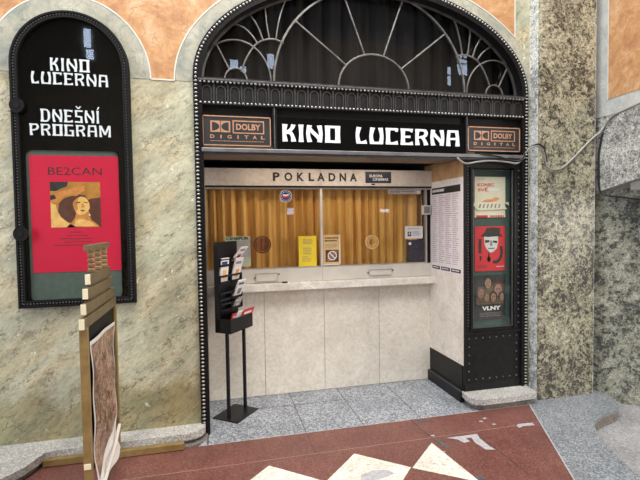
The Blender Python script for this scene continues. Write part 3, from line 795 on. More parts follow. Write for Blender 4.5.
# window stickers
def sheet(name, x0, x1, z0, z1, mat, label, cat='notice', y=YW - .0):
    f_ = Flat((x0, y, z0), X, Z, x1 - x0, z1 - z0, mat, .003); return f_
f_ = Flat((.634 - .057, YW + .008, 1.853 - .057), X, Z, .114, .114, 'navy', .002, False)
f_.disc(.5, .5, .5, 'paper', 0); f_.disc(.5, .5, .46, 'blue', 1)
for k in range(12):
    q = 2 * PI * k / 12; f_.disc(.5 + .36 * math.cos(q), .5 + .36 * math.sin(q), .045, 'paper', 2, 6)
f_.poly([(.27, .5), (.55, .5), (.74, .56), (.74, .68), (.5, .62), (.27, .66)], 'paper', 2); f_.poly([(.27, .5), (.55, .46), (.74, .56), (.74, .42), (.5, .34), (.27, .38)], 'redpaper', 3)
tag(f_.build('round_sticker', loc=(.634, YW, 1.80)), 'round blue sticker with ring of stars and flag on left window pane', 'sticker')
f_ = sheet('', .745, .915, 1.190, 1.480, 'yellow', '')
f_.lines(.25, .80, .72, .90, 4, 'greyink', .45, .1); f_.lines(.25, .75, .38, .62, 4, 'greyink', .4, .3); f_.lines(.2, .7, .14, .34, 3, 'greyink', .4, .4)
tag(f_.build('yellow_notice', loc=(.83, YW, 1.19)), 'bright yellow printed notice taped left of the white mullion', 'notice')
f_ = sheet('', .982, 1.148, 1.200, 1.487, 'tan', '')
f_.lines(.1, .88, .74, .92, 2, 'ink', .55, .1, 1, .07); f_.lines(.12, .82, .56, .70, 3, 'greyink', .4, .1)
f_.rect(.12, .90, .10, .50, 'brownprint', 1); f_.poly([(.2, .12), (.45, .12), (.62, .3), (.8, .36), (.85, .46), (.6, .48), (.4, .34), (.25, .3)], 'filmskin', 2)
f_.ring(.52, .31, .27, .06, 'paper', 3); f_.poly([(.31, .405), (.36, .43), (.73, .215), (.68, .19)], 'paper', 4)
f_.rect(0, 1, 0, .03, 'paper', 2); f_.rect(.95, 1, 0, 1, 'paper', 2)
tag(f_.build('prohibition_notice', loc=(1.065, YW, 1.2)), 'tan notice with a white prohibition circle right of the mullion', 'notice')
f_ = sheet('', 1.815, 2.005, 1.432, 1.555, 'paper', '')
f_.lines(.15, .85, .72, .86, 2, 'greyink', .4, .1); f_.rect(.14, .34, .2, .56, 'ink', 1); f_.rect(.2, .28, .3, .5, 'paper', 2); f_.lines(.42, .9, .2, .6, 4, 'greyink', .4, .3)
tag(f_.build('white_notice', loc=(1.91, YW, 1.43)), 'small white landscape notice on the right pane near the window edge', 'notice')
f_ = sheet('', 1.845, 2.015, 1.200, 1.418, 'pouch', '', y=YW + .004)
for k in range(26): a, b_ = random.uniform(.1, .9), random.uniform(.08, .8); f_.rect(a, a + .03, b_, b_ + .02, random.choice(['redpaper', 'greyink', 'greyink']), 1)
f_.disc(.13, .84, .09, 'paper', 2)
o = f_.build('dark_leaflet', loc=(1.93, YW, 1.2)); tag(o, 'dark blue printed leaflet hanging below the small white notice', 'leaflet')
f_ = sheet('', 1.640, 1.985, 1.872, 1.915, 'alu', '', y=YW + .0)
f_.lines(.04, .35, .3, .75, 1, 'greyink', .9, 0, 1, .02); f_.lines(.4, .82, .3, .75, 1, 'greyink', .6, 0, None, .05); f_.disc(.92, .45, .045, 'paper', 1)
tag(f_.build('sticker_strip', loc=(1.81, YW, 1.872)), 'long narrow silvery sticker strip along the top of right pane', 'sticker')
w = MB(); w.box(1.985, 2.072, YW - .045, YW - .012, 1.668, 1.760, 'plasterwhite'); w.box(1.998, 2.059, YW - .048, YW - .040, 1.682, 1.746, 'greyink')
tag(w.build('wall_intercom', loc=(2.03, YW, 1.668), bevel=.003), 'small square white framed device on the right window post', 'intercom')
# magazine with CINEPUR header standing inside the left pane
f_ = Flat((.075, YW - .002, 1.215), X, Z, .225, .275, 'greypaper', .003)
f_.rect(0, 1, .86, 1, 'greenpaper', 1); f_.text('CINEPUR', .04, .94, .885, .975, 'ink', .04, 2); f_.rect(.5, 1, .0, .30, 'greenpaper', 1); f_.rect(.15, .45, .3, .7, 'filmdark', 1)
tag(f_.build('magazine_cover', loc=(.19, YW, 1.215)), 'grey CINEPUR magazine cover shown in window behind the leaflet rack', 'magazine')

# apron below the window, shelf, counter panels
w = MB(); w.box(-.088, 2.088, YW - .012, YW + .05, 1.06, 1.184, 'plasterwhite')
w.box(.9655, .9675, YW - .0125, YW, 1.06, 1.184, 'greyink')
ap = w.build('window_apron', loc=(1, YW, 1.06)); tag(ap, 'off-white strip panel between ticket window and shelf', 'panel')
def tray(x0, x1, z0, z1, label):
    t = thing('cash_tray', ((x0 + x1) / 2, YW - .012, z0), label, 'cash tray', 'pass-through cash trays')
    w = MB(); e = .004
    w.box(x0, x1, YW - .020, YW - .0125, z0, z1, 'plasterwhite'); w.build('flap', t, bevel=.002)
    w = MB(); w.ribbon([(x0, z0), (x1, z0), (x1, z1), (x0, z1)], .005, YW - .023, YW - .014, 'alu', True)
    w.ball((x0 - .012, YW - .018, (z0 + z1) / 2), .007, 'ink'); w.ball((x1 + .015, YW - .018, z1 - .01), .007, 'ink'); w.build('rim', t)
tray(.345, .54, 1.075, 1.145, 'left pass-through cash tray under the brown round speaking port')
tray(1.43, 1.66, 1.085, 1.140, 'right pass-through cash tray under the tan ring speaking port')
w = MB(); w.box(-.088, 2.10, 3.93, YW + .02, .992, 1.057, 'shelf')
tag(w.build('counter_shelf', loc=(1.0, 3.98, .992), bevel=.004), 'long pale marble shelf running below the ticket window', 'shelf')
cn = thing('ticket_counter', (1.0, YW + .02, 0), 'cream travertine counter front of four tall slabs under the shelf', 'counter')
for a, b_ in ((-.088, .414), (.418, .984), (.988, 1.540), (1.544, 2.088)):
    w = MB(); w.box(a, b_, YW + .02, YW + .06, .003, .992, 'cream'); w.build('stone_slab', cn, bevel=.0015)
w = MB(); w.box(-.09, 2.09, YW + .03, YW + .07, 0, .992, 'greyink'); w.build('backing', cn)
# papers on the shelf
def paper(x, y, wd, dp, rot, mat, label, z=1.057, name='flyer', th=.003):
    w = MB(); u = Vector((math.cos(rot), math.sin(rot), 0)); n = Vector((-math.sin(rot), math.cos(rot), 0))
    w.obox((x, y, z), u, n, Z, -wd / 2, wd / 2, -dp / 2, dp / 2, .0, th, mat)
    w.obox((x, y, z + .0004), u, n, Z, -wd * .35, wd * .35, -dp * .3, dp * .1, th - .001, th, 'greyink')
    return tag(w.build(name, loc=(x, y, z)), label, 'paper')
paper(.70, 3.977, .15, .07, .05, 'pinkpaper', 'pink flyer lying flat on the shelf under the yellow notice', th=.004)
paper(.88, 3.98, .12, .06, -.06, 'paper', 'white slip lying on the shelf at the foot of the white mullion')
w = MB(); w.box(.575, .625, 3.95, 3.99, 1.057, 1.070, 'ink'); tag(w.build('coin_dish', loc=(.6, 3.97, 1.057), bevel=.004), 'small black dish on the shelf left of pink flyer', 'dish')

# programme sheet on the jamb
O = (2.0865, 4.013, 1.118)
f_ = Flat(O, (0, -1, 0), Z, .568, .825, 'pinkpaper', .002)
f_.n = Vector((-1, 0, 0))
f_.rect(.035, .955, .90, .975, 'ink'); f_.lines(.06, .46, .922, .955, 1, 'paper', .9, 0, 2, .03)
for c0 in (.06, .28, .50, .72): f_.lines(c0, c0 + .19, .09, .88, 34, 'greyink', .28, .45, 1, .05)
for a, b_ in ((.045, .31), (.35, .64), (.67, .96)): f_.rect(a, b_, .022, .062, 'ink'); f_.lines(a + .03, b_ - .03, .034, .05, 1, 'paper', .8, .1, 2, .03)
tag(f_.build('programme_sheet', loc=(2.0865, 3.73, 1.118)), 'tall white monthly programme sheet with black header on the marble jamb', 'poster')

# ================================================================== SHOWCASE PIER
sx0, sx1 = 2.09, 2.672
t = thing('poster_showcase', (2.38, F, .10), 'black riveted metal poster showcase right of the ticket window', 'showcase')
w = MB()
w.prism([(sx0, .10), (sx1, .10), (sx1, 2.14), (sx0, 2.14)], 'y', F, F + .06, 'black', holes=[[(2.168, .645), (2.168, 2.050), (2.580, 2.050), (2.580, .645)]])
w.box(sx0, sx1, F + .06, F + .10, .10, 2.14, 'black')
w.build('case', t, bevel=.002)
w = MB(); w.box(2.165, 2.585, F + .050, F + .058, .64, 2.055, 'greenback2'); w.build('backing', t)
w = MB()
w.ribbon([(2.158, .635), (2.590, .635), (2.590, 2.060), (2.158, 2.060)], .022, F - .014, F + .01, 'black', True)
w.ribbon([(2.178, .655), (2.570, .655), (2.570, 2.040), (2.178, 2.040)], .012, F - .004, F + .012, 'iron', True)
df = w.build('door_frame', t, bevel=.003)
w = MB(); w.box(2.17, 2.578, F + .006, F + .010, .65, 2.045, 'glass'); w.build('pane', df)
w = MB()
for i in range(56): w.ball((2.128, F - .004, .68 + i * .0252), (.006, .007, .006), 'iron')
w.build('stud_strip', t)
w = MB()
w.box(sx0, sx1, F - .006, F + .01, .10, .165, 'black'); w.build('kick_plate', t, bevel=.001)
w = MB(); w.box(sx0 + .0, sx1, F - .010, F + .01, .600, .616, 'black')
pl = w.build('ledge', t, bevel=.001)
spots = [(2.135 + i * .068, z) for i in range(8) for z in (.20, .565)] + [(x, .20 + i * .073) for i in range(1, 5) for x in (2.135, 2.135 + 7 * .068)] + [(2.630, .68 + i * .059) for i in range(24)]
w = MB(); w.ball((2.135, F - .003, .20), .008, 'iron', 8, 6); rv = w.build('rivet', t, loc=(2.135, F - .003, .20))
for x, z in spots[1:]:
    c_ = rv.copy(); COL.objects.link(c_); c_.parent = t; c_.location = Vector((x, F - .003, z)) - world_loc(t)
YP = F + .044
# cream poster
f_ = Flat((2.222, YP, 1.628), X, Z, .308, .360, 'creampaper', .002)
f_.text('KONEC', .09, .64, .76, .84, 'redpaper', .03); f_.text('SVĚ', .10, .44, .64, .74, 'redpaper', .03); f_.disc(.60, .69, .22, 'paper', 2, ry=.035)
f_.poly([(.2, .38), (.35, .44), (.55, .45), (.68, .5), (.82, .47), (.7, .40), (.45, .37)], 'orangeprint')
f_.lines(.1, .35, .9, .95, 2, 'greyink', .4); f_.disc(.5, .32, .03, 'ink'); f_.lines(.15, .95, .24, .30, 1, 'brownprint', .7, 0, None, .05)
f_.rect(.05, .42, .0, .055, 'redpaper'); f_.lines(.48, .95, .0, .05, 1, 'redpaper', .9, 0, None, .06)
tag(f_.build('film_poster', loc=(2.376, YP, 1.628)), 'cream film poster with red title KONEC, topmost in the showcase', 'poster', 'film posters in the showcase')
f_ = Flat((2.19, YP - .006, 1.690), X, (.0, 0, 1), .37, .075, 'creampaper', .001, False)  # cream band with slanted dark marks over the poster
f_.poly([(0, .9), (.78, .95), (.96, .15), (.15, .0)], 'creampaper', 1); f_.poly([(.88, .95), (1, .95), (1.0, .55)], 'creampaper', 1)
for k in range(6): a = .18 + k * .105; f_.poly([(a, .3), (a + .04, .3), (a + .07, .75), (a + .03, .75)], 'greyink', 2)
tag(f_.build('cream_strip', loc=(2.376, YP - .006, 1.69)), 'narrow cream strip with dark marks crossing the lower part of the cream poster', 'paper')
# red poster
f_ = Flat((2.222, YP, 1.150), X, Z, .306, .400, 'redpaper', .002)
f_.poly([(.18, .78), (.33, .87), (.38, .96), (.62, .97), (.84, .95), (.82, .84), (.93, .76), (.7, .77), (.45, .76)], 'ink', 3)
f_.poly([(.30, .77), (.32, .60), (.38, .50), (.50, .41), (.60, .42), (.72, .50), (.77, .64), (.76, .77)], 'faceprint', 2)
f_.poly([(.33, .69), (.48, .69), (.47, .64), (.34, .63)], 'ink', 3); f_.poly([(.58, .68), (.74, .67), (.73, .62), (.60, .63)], 'ink', 3)
f_.poly([(.50, .68), (.56, .68), (.58, .56), (.49, .56)], 'greyink', 3); f_.rect(.44, .64, .495, .515, 'ink', 3)
f_.rect(.12, .22, .40, .72, 'ink', 2); f_.poly([(.15, .34), (.22, .34), (.22, .27), (.17, .21)], 'ink', 2)
arc = [(.86, .55), (.88, .40), (.84, .28), (.72, .20), (.60, .20)]
f_.mb.ribbon([(2.222 + a * .306, 1.150 + b_ * .4) for a, b_, _ in smooth([(a, b_, 0) for a, b_ in arc])], .028, YP - .0016, YP - .0004, 'ink')
f_.disc(.46, .27, .07, 'ink', 2); f_.poly([(.44, .4), (.48, .4), (.50, .2), (.42, .2)], 'ink', 2)
f_.lines(.08, .5, .06, .14, 3, 'darkred', .4); f_.rect(.7, .97, .09, .10, 'paper', 2)
tag(f_.build('film_poster', loc=(2.376, YP, 1.15)), 'red film poster with a white face under a black hat, middle of showcase', 'poster', 'film posters in the showcase')
# dark poster
f_ = Flat((2.222, YP, .708), X, Z, .308, .406, 'filmdark', .002)
def head(a, b_, r, l=2, hair='ink'):
    f_.disc(a, b_ + r * .25, r * 1.25, hair, l, ry=r * 1.2); f_.disc(a, b_, r * .85, 'filmskin', l + 1, ry=r * .95)
    f_.rect(a - r * .5, a - r * .15, b_ + .1 * r, b_ + .25 * r, 'ink', l + 2); f_.rect(a + r * .15, a + r * .5, b_ + .1 * r, b_ + .25 * r, 'ink', l + 2)
    f_.rect(a - r * .25, a + r * .25, b_ - .5 * r, b_ - .38 * r, 'darkred', l + 2)
f_.poly([(.05, .5), (.5, .8), (.95, .5), (.95, .35), (.05, .35)], 'filmbrown', 1)
head(.43, .82, .12); head(.20, .60, .11, 5, 'filmbrown'); head(.76, .66, .14, 5, 'brownprint'); head(.60, .50, .10, 8); head(.88, .50, .09, 8); head(.38, .50, .09, 8, 'filmbrown')
f_.text('VLNY', .22, .84, .22, .31, 'paper', .05, 12); f_.lines(.15, .9, .06, .17, 3, 'greyink', .35, .1, 12)
tag(f_.build('film_poster', loc=(2.376, YP, .708)), 'dark film poster titled VLNY with grouped faces, lowest in the showcase', 'poster', 'film posters in the showcase')

# ================================================================== LEFT POSTER CASE
t = thing('arched_display_case', (-.965, F, 1.035), 'tall black arched display case on the marble wall left of the portal', 'display case')
cx = -.949; hw = .375; zs = 2.698
def arcshape(d): return [(cx - hw + d, 1.046 + d), (cx + hw - d, 1.046 + d), (cx + hw - d, zs)] + ell(cx, zs, hw - d, hw - d + .005, 0, 180, 32)[1:-1] + [(cx - hw + d, zs)]
w = MB(); w.prism(arcshape(0), 'y', F - .045, F, 'blackmat', holes=[arcshape(.048)[::-1]])
w.ribbon(arcshape(.010), .014, F - .056, F - .04, 'blackmat', True); w.ribbon(arcshape(.040), .014, F - .050, F - .035, 'blackmat', True)
w.build('frame', t, bevel=.003)
w = MB()
pp = arcshape(.026); pp = [pp[0]] + pp[1:] + [pp[0]]
for p in along(pp, .020): w.ball((p[0], F - .048, p[1]), (.007, .007, .007), 'friezeline', 6, 4)
w.build('bead_moulding', t)
w = MB(); w.prism(arcshape(.045), 'y', F - .022, F - .002, 'blackgloss', holes=[rrect(-1.255, -.668, 1.082, 2.130, .04)[::-1]])
w.build('face_panel', t)
w = MB(); w.box(-1.27, -.65, F - .012, F - .004, 1.07, 2.14, 'greenback'); w.build('backing', t)
w = MB(); w.prism(arcshape(.052), 'y', F - .034, F - .031, 'glass'); w.build('pane', t)
w = MB()
display_text(w, 'KINO', -1.083, -.832, 2.672, 2.760, F - .026, F - .022, 'white', .140, .80); w.build('lettering', t); w = MB()
display_text(w, 'LUCERNA', -1.203, -.715, 2.578, 2.662, F - .026, F - .022, 'white', .120, .80); w.build('lettering', t); w = MB()
display_text(w, 'DNEŠNÍ', -1.152, -.778, 2.322, 2.410, F - .026, F - .022, 'white', .120, .80); w.build('lettering', t); w = MB()
display_text(w, 'PROGRAM', -1.222, -.707, 2.228, 2.308, F - .026, F - .022, 'white', .120, .80)
w.build('lettering', t)
for x_, z_, hw_ in ((-1.280, 2.417, .04), (-1.288, 1.556, .045)):
    w = MB(); w.prism([(x_ + .043 * math.cos(2 * PI * k / 24), z_ + .05 * math.sin(2 * PI * k / 24)) for k in range(24)], 'y', F - .068, F - .04, 'black')
    lk = w.build('lock', t, bevel=.004)
    w = MB(); w.prism([(x_ + .018 * math.cos(2 * PI * k / 16), z_ + .020 * math.sin(2 * PI * k / 16)) for k in range(16)], 'y', F - .072, F - .066, 'blackmat'); w.build('key_cylinder', lk)
# the poster in it
f_ = Flat((-1.236, F - .015, 1.283), X, Z, .570, .812, 'magenta', .001)
f_.text('BE2CAN', .20, .80, .835, .90, 'ink', -.004)
px0, px1, pz0, pz1 = .215, .775, .385, .775
def q(a, b_): return (px0 + a * (px1 - px0), pz0 + b_ * (pz1 - pz0))
def pic(pts, mat, l): f_.poly([q(*p) for p in pts], mat, l)
pic([(0, 0), (1, 0), (1, 1), (0, 1)], 'ochreprint', 1)
pic([(0, .80), (0, 1), (.36, 1), (.33, .90), (.22, .86), (.12, .80)], 'filmdark', 2)
pic([(0, .60), (0, .70), (.08, .72), (.12, .64)], 'filmdark', 5)
pic([(.66, .56), (.8, .63), (1, .66), (1, .0), (.86, .0), (.80, .12), (.78, .3)], 'brownprint', 2)
pic([(.14, .30), (.16, .52), (.26, .64), (.42, .70), (.58, .68), (.56, .5), (.46, .1), (.26, .12)], 'brownprint', 2)
# raised arm and hand, shoulder
pic([(0, .56), (.02, .68), (.14, .76), (.34, .84), (.50, .85), (.62, .82), (.60, .74), (.44, .74), (.28, .70), (.18, .62), (.10, .50)], 'skin', 3)
pic([(.46, .86), (.56, .92), (.66, .93), (.72, .88), (.66, .87), (.70, .82), (.64, .78), (.54, .77), (.46, .80)], 'skin', 4)
pic([(0, .56), (.10, .52), (.13, .36), (.20, .22), (.34, .10), (.50, .0), (0, 0)], 'skinl', 3)
# tilted face looking up and to the right
pic([(.44, .54), (.50, .64), (.60, .70), (.70, .66), (.77, .54), (.78, .42), (.73, .34), (.66, .28), (.56, .27), (.49, .34), (.45, .44)], 'skinl', 4)
pic([(.44, .54), (.45, .44), (.50, .34), (.54, .40), (.52, .52), (.56, .64), (.50, .64)], 'skin', 5)
pic([(.50, .34), (.60, .26), (.74, .30), (.80, .16), (.94, .04), (.96, 0), (.30, 0), (.40, .10), (.48, .22)], 'skin', 3)
pic([(.48, .16), (.62, .18), (.76, .14), (.90, .02), (.46, .02)], 'skinl', 4)
pic([(.50, .545), (.58, .565), (.60, .55), (.52, .525)], 'brownprint', 6); pic([(.66, .565), (.74, .545), (.74, .53), (.66, .545)], 'brownprint', 6)
pic([(.62, .53), (.65, .53), (.67, .44), (.61, .43)], 'skin', 6); pic([(.58, .375), (.63, .39), (.69, .37), (.64, .35)], 'darkred', 6)
pic([(.44, .56), (.48, .66), (.58, .73), (.70, .70), (.74, .62), (.68, .67), (.60, .68), (.51, .63)], 'brownprint', 6)
f_.disc(*q(.77, .27), .011, 'paper', 6)
for k, (a, b_) in enumerate(((.42, .56), (.38, .62), (.30, .68), (.36, .66), (.24, .76))): f_.lines(a, b_, .335 - k * .028, .347 - k * .028, 1, 'darkred', .7, .02, 1, .025)
for a, b_ in ((.05, .775), (.17, .70), (.80, .62), (.93, .58), (.12, .09), (.30, .09), (.7, .09), (.9, .09)): f_.rect(a, a + .03, b_, b_ + .004, 'darkred', 1)
tag(f_.build('film_poster', loc=(-.95, F - .015, 1.283)), 'crimson BE2CAN poster with amber portrait inside the arched display case', 'poster')

# ================================================================== BOARD STAND
XB = -.697; yc = 2.884
t = thing('poster_stand', (XB, yc, 0), 'gold painted wooden pavement poster stand seen edge-on by the kerb', 'poster stand')
def slat(y0, y1, z0, z1, name, th=.014):
    w = MB(); w.box(XB - th, XB + th, y0 + .004, y1, z0, z1, 'golddark'); w.box(XB - th, XB + th, y0, y0 + .004, z0, z1, 'creampaint_lit'); return w.build(name, t, bevel=.002)
w = MB(); w.box(XB - .020, XB + .020, yc - .355, yc - .320, .05, 1.06, 'gold'); w.build('post', t, bevel=.002)
w = MB(); w.box(XB - .020, XB + .020, yc + .325, yc + .358, .05, 1.06, 'gold'); w.build('post', t, bevel=.002)
for hh, z0 in ((.375, 1.056), (.335, 1.128), (.292, 1.205), (.236, 1.278)):
    slat(yc - hh, yc + hh, z0, z0 + .057, 'slat')
w = MB(); w.box(XB - .010, XB + .002, yc - .20, yc + .20, 1.06, 1.33, 'golddark'); w.build('centre_board', t)
slat(yc - .36, yc + .345, .300, .332, 'rail', .018)
w = MB(); w.box(XB - .018, XB + .018, yc - .228, yc + .228, 1.464, 1.496, 'golddark'); w.build('top_rail', t, bevel=.002)
for k in (-1, 0, 1):
    w = MB(); y = yc + k * .150
    w.box(XB - .009, XB + .009, y - .012, y + .012, 1.335, 1.464, 'golddark')
    for z in (1.352, 1.380, 1.408, 1.436, 1.455): w.box(XB - .016, XB + .016, y - .015, y + .015, z - .009, z + .006, 'gold'); w.box(XB - .014, XB + .014, y - .014, y + .014, z + .006, z + .008, 'creampaint_lit')  # light on the ring tops is painted in as cream
    w.build('baluster', t, bevel=.0015)
for y in (yc - .34, yc + .345):
    w = MB(); w.box(XB - .46, XB + .44, y - .022, y + .022, .004, .05, 'gold'); w.build('foot', t, bevel=.003)
w = MB(); w.box(XB - .006, XB + .006, yc - .32, yc + .325, .245, 1.055, 'blackmat'); w.build('backboard', t)
# crumpled poster sheet on it
def sheet_pt(u_, v2):
    # u across (near to far), v up; the lower end buckles outwards
    y = yc - .300 + .530 * u_; z = .115 + .860 * v2 + .02 * (u_ - .5) * (1 - v2)
    k = max(0, .30 - v2) / .30
    x = XB + .024 + .004 * math.sin(u_ * 9 + v2 * 12) + .005 * math.sin(v2 * 17 + u_ * 3) + + .018 * k * k * (.35 + u_) + .008 * k * math.sin(u_ * 11)
    return (x, y, z)
NA, NB = 24, 48
w = MB(); fs = []
w.add([sheet_pt(i / NA, j / NB) for j in range(NB + 1) for i in range(NA + 1)], [(j * (NA + 1) + i, j * (NA + 1) + i + 1, (j + 1) * (NA + 1) + i + 1, (j + 1) * (NA + 1) + i) for j in range(NB) for i in range(NA)], 'paper', True)
# printed picture, laid 1 mm in front of the sheet, its lower edge cut slanting
vs = []
for j in range(NB + 1):
    for i in range(NA + 1):
        u_ = .035 + .93 * i / NA; lo = .10 + .17 * u_ + .012 * math.sin(u_ * 14)
        p = sheet_pt(u_, lo + (.972 - lo) * j / NB); vs.append((p[0] + .0022, p[1], p[2]))
w.add(vs, [(j * (NA + 1) + i, j * (NA + 1) + i + 1, (j + 1) * (NA + 1) + i + 1, (j + 1) * (NA + 1) + i) for j in range(NB) for i in range(NA)], 'photo', True)
o = w.build('crumpled_poster', loc=(XB + .03, yc, .12)); tag(o, 'crumpled brown photographic poster with white border on the gold stand', 'poster')
w = MB(); w.tube(smooth([(XB + .044, 3.10, .285), (XB + .046, 3.03, .258), (XB + .05, 2.93, .225), (XB + .052, 2.72, .175), (XB + .052, 2.55, .13)], 5), .010, 'plasterwhite', 8)
tag(w.build('rolled_paper_edge', loc=(XB + .07, yc, .1)), 'loose rolled white paper edge curling off the bottom of crumpled poster', 'paper')

# ================================================================== LEAFLET RACK
ang = math.radians(52)
U = Vector((math.cos(ang), math.sin(ang), 0)); Nn = Vector((math.sin(ang), -math.cos(ang), 0)); O = Vector((.132, 3.725, 0)); Zv = Vector(Z)
t = thing('leaflet_rack', tuple(O), 'black free-standing leaflet rack in front of the ticket counter', 'leaflet rack')
w = MB(); w.obox(O, U, Nn, Zv, -.155, .155, -.13, .12, 0, .008, 'plastic'); w.build('base_plate', t, bevel=.002)
for a in (-.105, .13):
    w = MB(); w.obox(O, U, Nn, Zv, a - .011, a + .011, -.012, .012, .008, .73, 'plastic'); w.build('pole', t, bevel=.002)
w = MB(); w.obox(O, U, Nn, Zv, -.135, .175, -.092, -.084, .72, 1.455, 'plastic'); w.obox(O, U, Nn, Zv, -.139, -.131, -.092, -.045, .72, 1.43, 'plastic'); w.build('back_panel', t, bevel=.001)
w = MB()
w.obox(O, U, Nn, Zv, -.135, .175, -.084, .062, .715, .723, 'plastic'); w.obox(O, U, Nn, Zv, -.135, .175, .054, .062, .715, .83, 'plastic')
w.obox(O, U, Nn, Zv, -.139, -.131, -.092, .062, .715, .83, 'plastic'); w.obox(O, U, Nn, Zv, .171, .179, -.092, .062, .715, .83, 'plastic')
w.build('bin', t, bevel=.001)
for zc in (1.30, 1.16, 1.02, .93):
    for a0, a1 in ((-.128, .012), (.024, .170)):
        w = MB()
        w.obox(O, U, Nn, Zv, a0, a1, -.084, -.045, zc - .045, zc - .040, 'plastic')
        w.obox(O, U, Nn, Zv, a0, a1, -.045, -.038, zc - .050, zc - .030, 'plastic'); w.obox(O, U, Nn, Zv, a0, a1, -.040, -.033, zc + .005, zc + .022, 'plastic')
        for a in (a0, a1): w.obox(O, U, Nn, Zv, a - .003, a + .003, -.084, -.034, zc - .045, zc + .022, 'plastic')
        w.build('pocket', t)
def leaflet(a, b_, z, wd, ht, lean, mats, label, th=.012, skew=0, group='leaflets in the black rack'):
    # stands at (a,b,z) leaning outwards
    vdir = (Zv * math.cos(lean) + Nn * math.sin(lean) + U * skew).normalized()
    nd = U.cross(vdir).normalized()
    if nd.dot(Nn) < 0: nd = -nd
    w = MB(); c = O + U * a + Nn * b_ + Zv * z
    w.obox(c, U, vdir, nd, -wd / 2, wd / 2, 0, ht, 0, th, mats[0])
    w.obox(c, U, vdir, nd, -wd * .44, wd * .44, ht * .06, ht * .62, th, th + .0006, mats[1])
    w.obox(c, U, vdir, nd, -wd * .40, wd * .30, ht * .74, ht * .86, th, th + .0006, mats[2])
    w.obox(c, U, vdir, nd, -wd * .2, wd * .25, ht * .15, ht * .5, th + .0006, th + .0012, mats[3])
    tag(w.build('leaflet', loc=c), label, 'leaflet', group)
leaflet(.095, -.060, 1.29, .10, .15, .62, ('pinkpaper', 'pinkpaper', 'greyink', 'darkred'), 'pinkish leaflet fanned out of the top right pocket of the rack', .01, .25)
leaflet(-.06, -.068, 1.125, .105, .20, .12, ('paper', 'pinkpaper', 'blue', 'skinl'), 'white leaflet with amber picture in the left rack column')
leaflet(.095, -.066, 1.125, .11, .20, .30, ('pinkpaper', 'paper', 'greyink', 'orangeprint'), 'pink-white leaflet leaning from the right column, second from the top')
leaflet(.115, -.060, .985, .11, .155, .42, ('paper', 'paper', 'blue', 'greyink'), 'bluish-white leaflet leaning from right column above the bin')
leaflet(.10, -.060, .89, .10, .085, .50, ('greypaper', 'greypaper', 'paper', 'paper'), 'short grey leaflet in the lowest right pocket of the rack', .006)
for k, (a, b_, m1) in enumerate(((-.01, .00, 'redpaper'), (.04, .012, 'paper'), (.10, .030, 'redpaper'))):
    leaflet(a, b_ - .02, .724, .15, .15 + .01 * k, .35, (m1, 'darkred' if m1 == 'redpaper' else 'redpaper', 'paper', 'paper'),
            ['red booklet standing at the back of rack bin', 'white booklet with red cover between two red ones in the rack bin', 'red booklet nearest the front of rack bin'][k], .006, .12)

# ================================================================== CABLES
def cab(pts, r, mat, n=5): 
    q_ = smooth([tuple(p) for p in pts], n); w.tube(q_, r, mat, 7)
w = MB()
cab([(2.0, F - .045, 2.135), (2.045, F - .05, 2.098), (2.10, F - .045, 2.088), (2.20, F - .042, 2.105), (2.33, F - .042, 2.115), (2.48, F - .045, 2.108), (2.56, F - .06, 2.095), (2.605, F - .07, 2.12), (2.63, F - .09, 2.18), (2.655, 3.31, 2.22), (2.70, 3.285, 2.235), (2.765, 3.285, 2.215), (2.80, 3.285, 2.12), (2.815, 3.285, 2.06), (2.87, 3.283, 2.035), (2.96, 3.283, 2.05), (3.07, 3.283, 2.13), (3.17, 3.283, 2.22), (3.26, 3.285, 2.30), (3.36, 3.285, 2.375), (3.408, 3.28, 2.43), (3.412, 3.20, 2.50), (3.415, 3.06, 2.53), (3.415, 2.8, 2.56), (3.415, 2.46, 2.55)], .008, 'cable')
cab([(2.22, F - .052, 2.172), (2.40, F - .055, 2.150), (2.52, F - .052, 2.120), (2.60, F - .08, 2.125), (2.645, 3.32, 2.215), (2.71, 3.275, 2.25), (2.775, 3.28, 2.215), (2.808, 3.28, 2.10)], .007, 'cableblack')
tag(w.build('electric_cable', loc=(2.8, 3.28, 2.05)), 'grey cable drooping from the metal rail across the mottled pilaster', 'cable')
w = MB()
cab([(3.40, 3.29, 2.38), (3.402, 3.33, 2.20), (3.402, 3.33, 2.0), (3.404, 3.32, 1.86), (3.42, 3.28, 1.815), (3.46, 3.16, 1.79), (3.50, 3.0, 1.76), (3.52, 2.8, 1.76), (3.52, 2.4, 1.80)], .008, 'cableblack')
tag(w.build('electric_cable', loc=(3.40, 3.29, 1.8)), 'black cable running down the granite corbel and looping beneath it', 'cable')

# daylight window panes of the shops across the passage (seen only as reflections)
w = MB()
for x0, x1, z0, z1 in ((6.55, 6.84, 5.62, 5.90), (6.55, 6.84, 5.95, 6.15), (6.25, 6.34, 5.32, 5.55), (6.25, 6.34, 5.60, 5.80), (.42, .62, 5.38, 5.60), (.66, .80, 5.30, 5.45), (1.33, 1.50, 5.45, 5.80), (-2.74, -2.60, 5.55, 5.95), (-2.70, -2.56, 5.30, 5.50), (1.93, 2.10, 1.85, 2.02), (4.66, 4.93, 1.88, 1.98)):
    w.box(x0, x1, -4.0, -3.98, z0, z1, 'daywindow')
struct(w.build('window_3'))

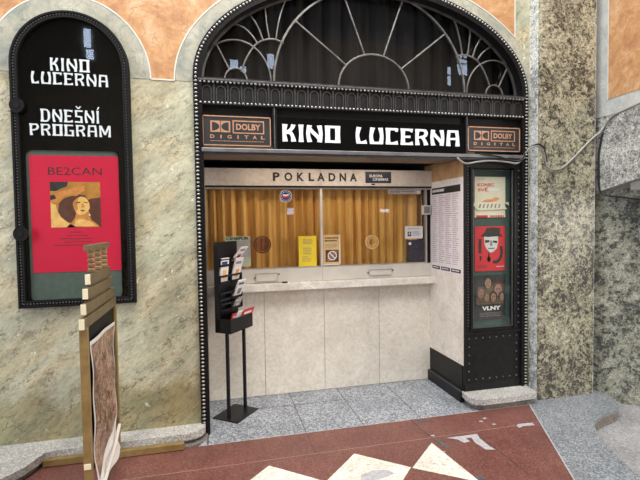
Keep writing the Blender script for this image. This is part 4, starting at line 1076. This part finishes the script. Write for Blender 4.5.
# ================================================================== LIGHT, WORLD, CAMERA
wd = bpy.data.worlds.new('world'); sc.world = wd; wd.use_nodes = True
bg = wd.node_tree.nodes['Background']; bg.inputs[0].default_value = (.75, .85, 1.0, 1); bg.inputs[1].default_value = .10
def area(name, loc, tgt, sx, sy, energy, col):
    l = bpy.data.lights.new(name, 'AREA'); l.shape = 'RECTANGLE'; l.size = sx; l.size_y = sy; l.energy = energy; l.color = col
    o = bpy.data.objects.new(name, l); COL.objects.link(o); o.location = loc
    o.rotation_euler = (Vector(tgt) - Vector(loc)).to_track_quat('-Z', 'Y').to_euler(); return o
area('skylight', (.6, .5, 7.3), (1.0, 1.8, .8), 6.0, 4.2, 800, (1.0, .97, .93))
area('passage_side_fill', (-6.0, -.6, 2.7), (2.0, 3.3, 1.1), 3.2, 3.6, 300, (.80, .89, 1.0))  # bluish daylight from the passage entrance on the left
area('passage_side_fill', (9.4, -1.8, 2.9), (1.2, 3.6, 1.2), 3.2, 3.4, 460, (1.0, .95, .90))  # unseen fill light added on the right to brighten the facade
area('soffit_fill', (1.0, 3.72, 2.125), (1.0, 3.85, 1.2), 1.5, .08, 4, (1.0, .82, .62))  # unseen warm light added under the soffit above the sign strip

P = [4.39564934e+02, 2.31639974e-01, 3.86037819e-02, -1.45935461e-02]
f, yaw, pitch, roll = P
fwd = Vector((math.sin(yaw) * math.cos(pitch), math.cos(yaw) * math.cos(pitch), -math.sin(pitch)))
r0 = Vector((math.cos(yaw), -math.sin(yaw), 0)); u0 = r0.cross(fwd)
r2 = r0 * math.cos(roll) + u0 * math.sin(roll); u2 = -r0 * math.sin(roll) + u0 * math.cos(roll)
cam = bpy.data.cameras.new('camera'); co = bpy.data.objects.new('camera', cam); COL.objects.link(co)
cam.sensor_fit = 'HORIZONTAL'; cam.sensor_width = 36; cam.lens = f * 36 / 640; cam.clip_start = .05; cam.clip_end = 100
mm_ = Matrix((r2, u2, -fwd)).transposed().to_4x4(); mm_.translation = Vector((0, 0, H)); co.matrix_world = mm_
sc.camera = co
vs_ = sc.view_settings; vs_.view_transform = 'Standard'; vs_.look = 'None'; vs_.gamma = 1; vs_.exposure = 0.05; vs_.use_curve_mapping = False
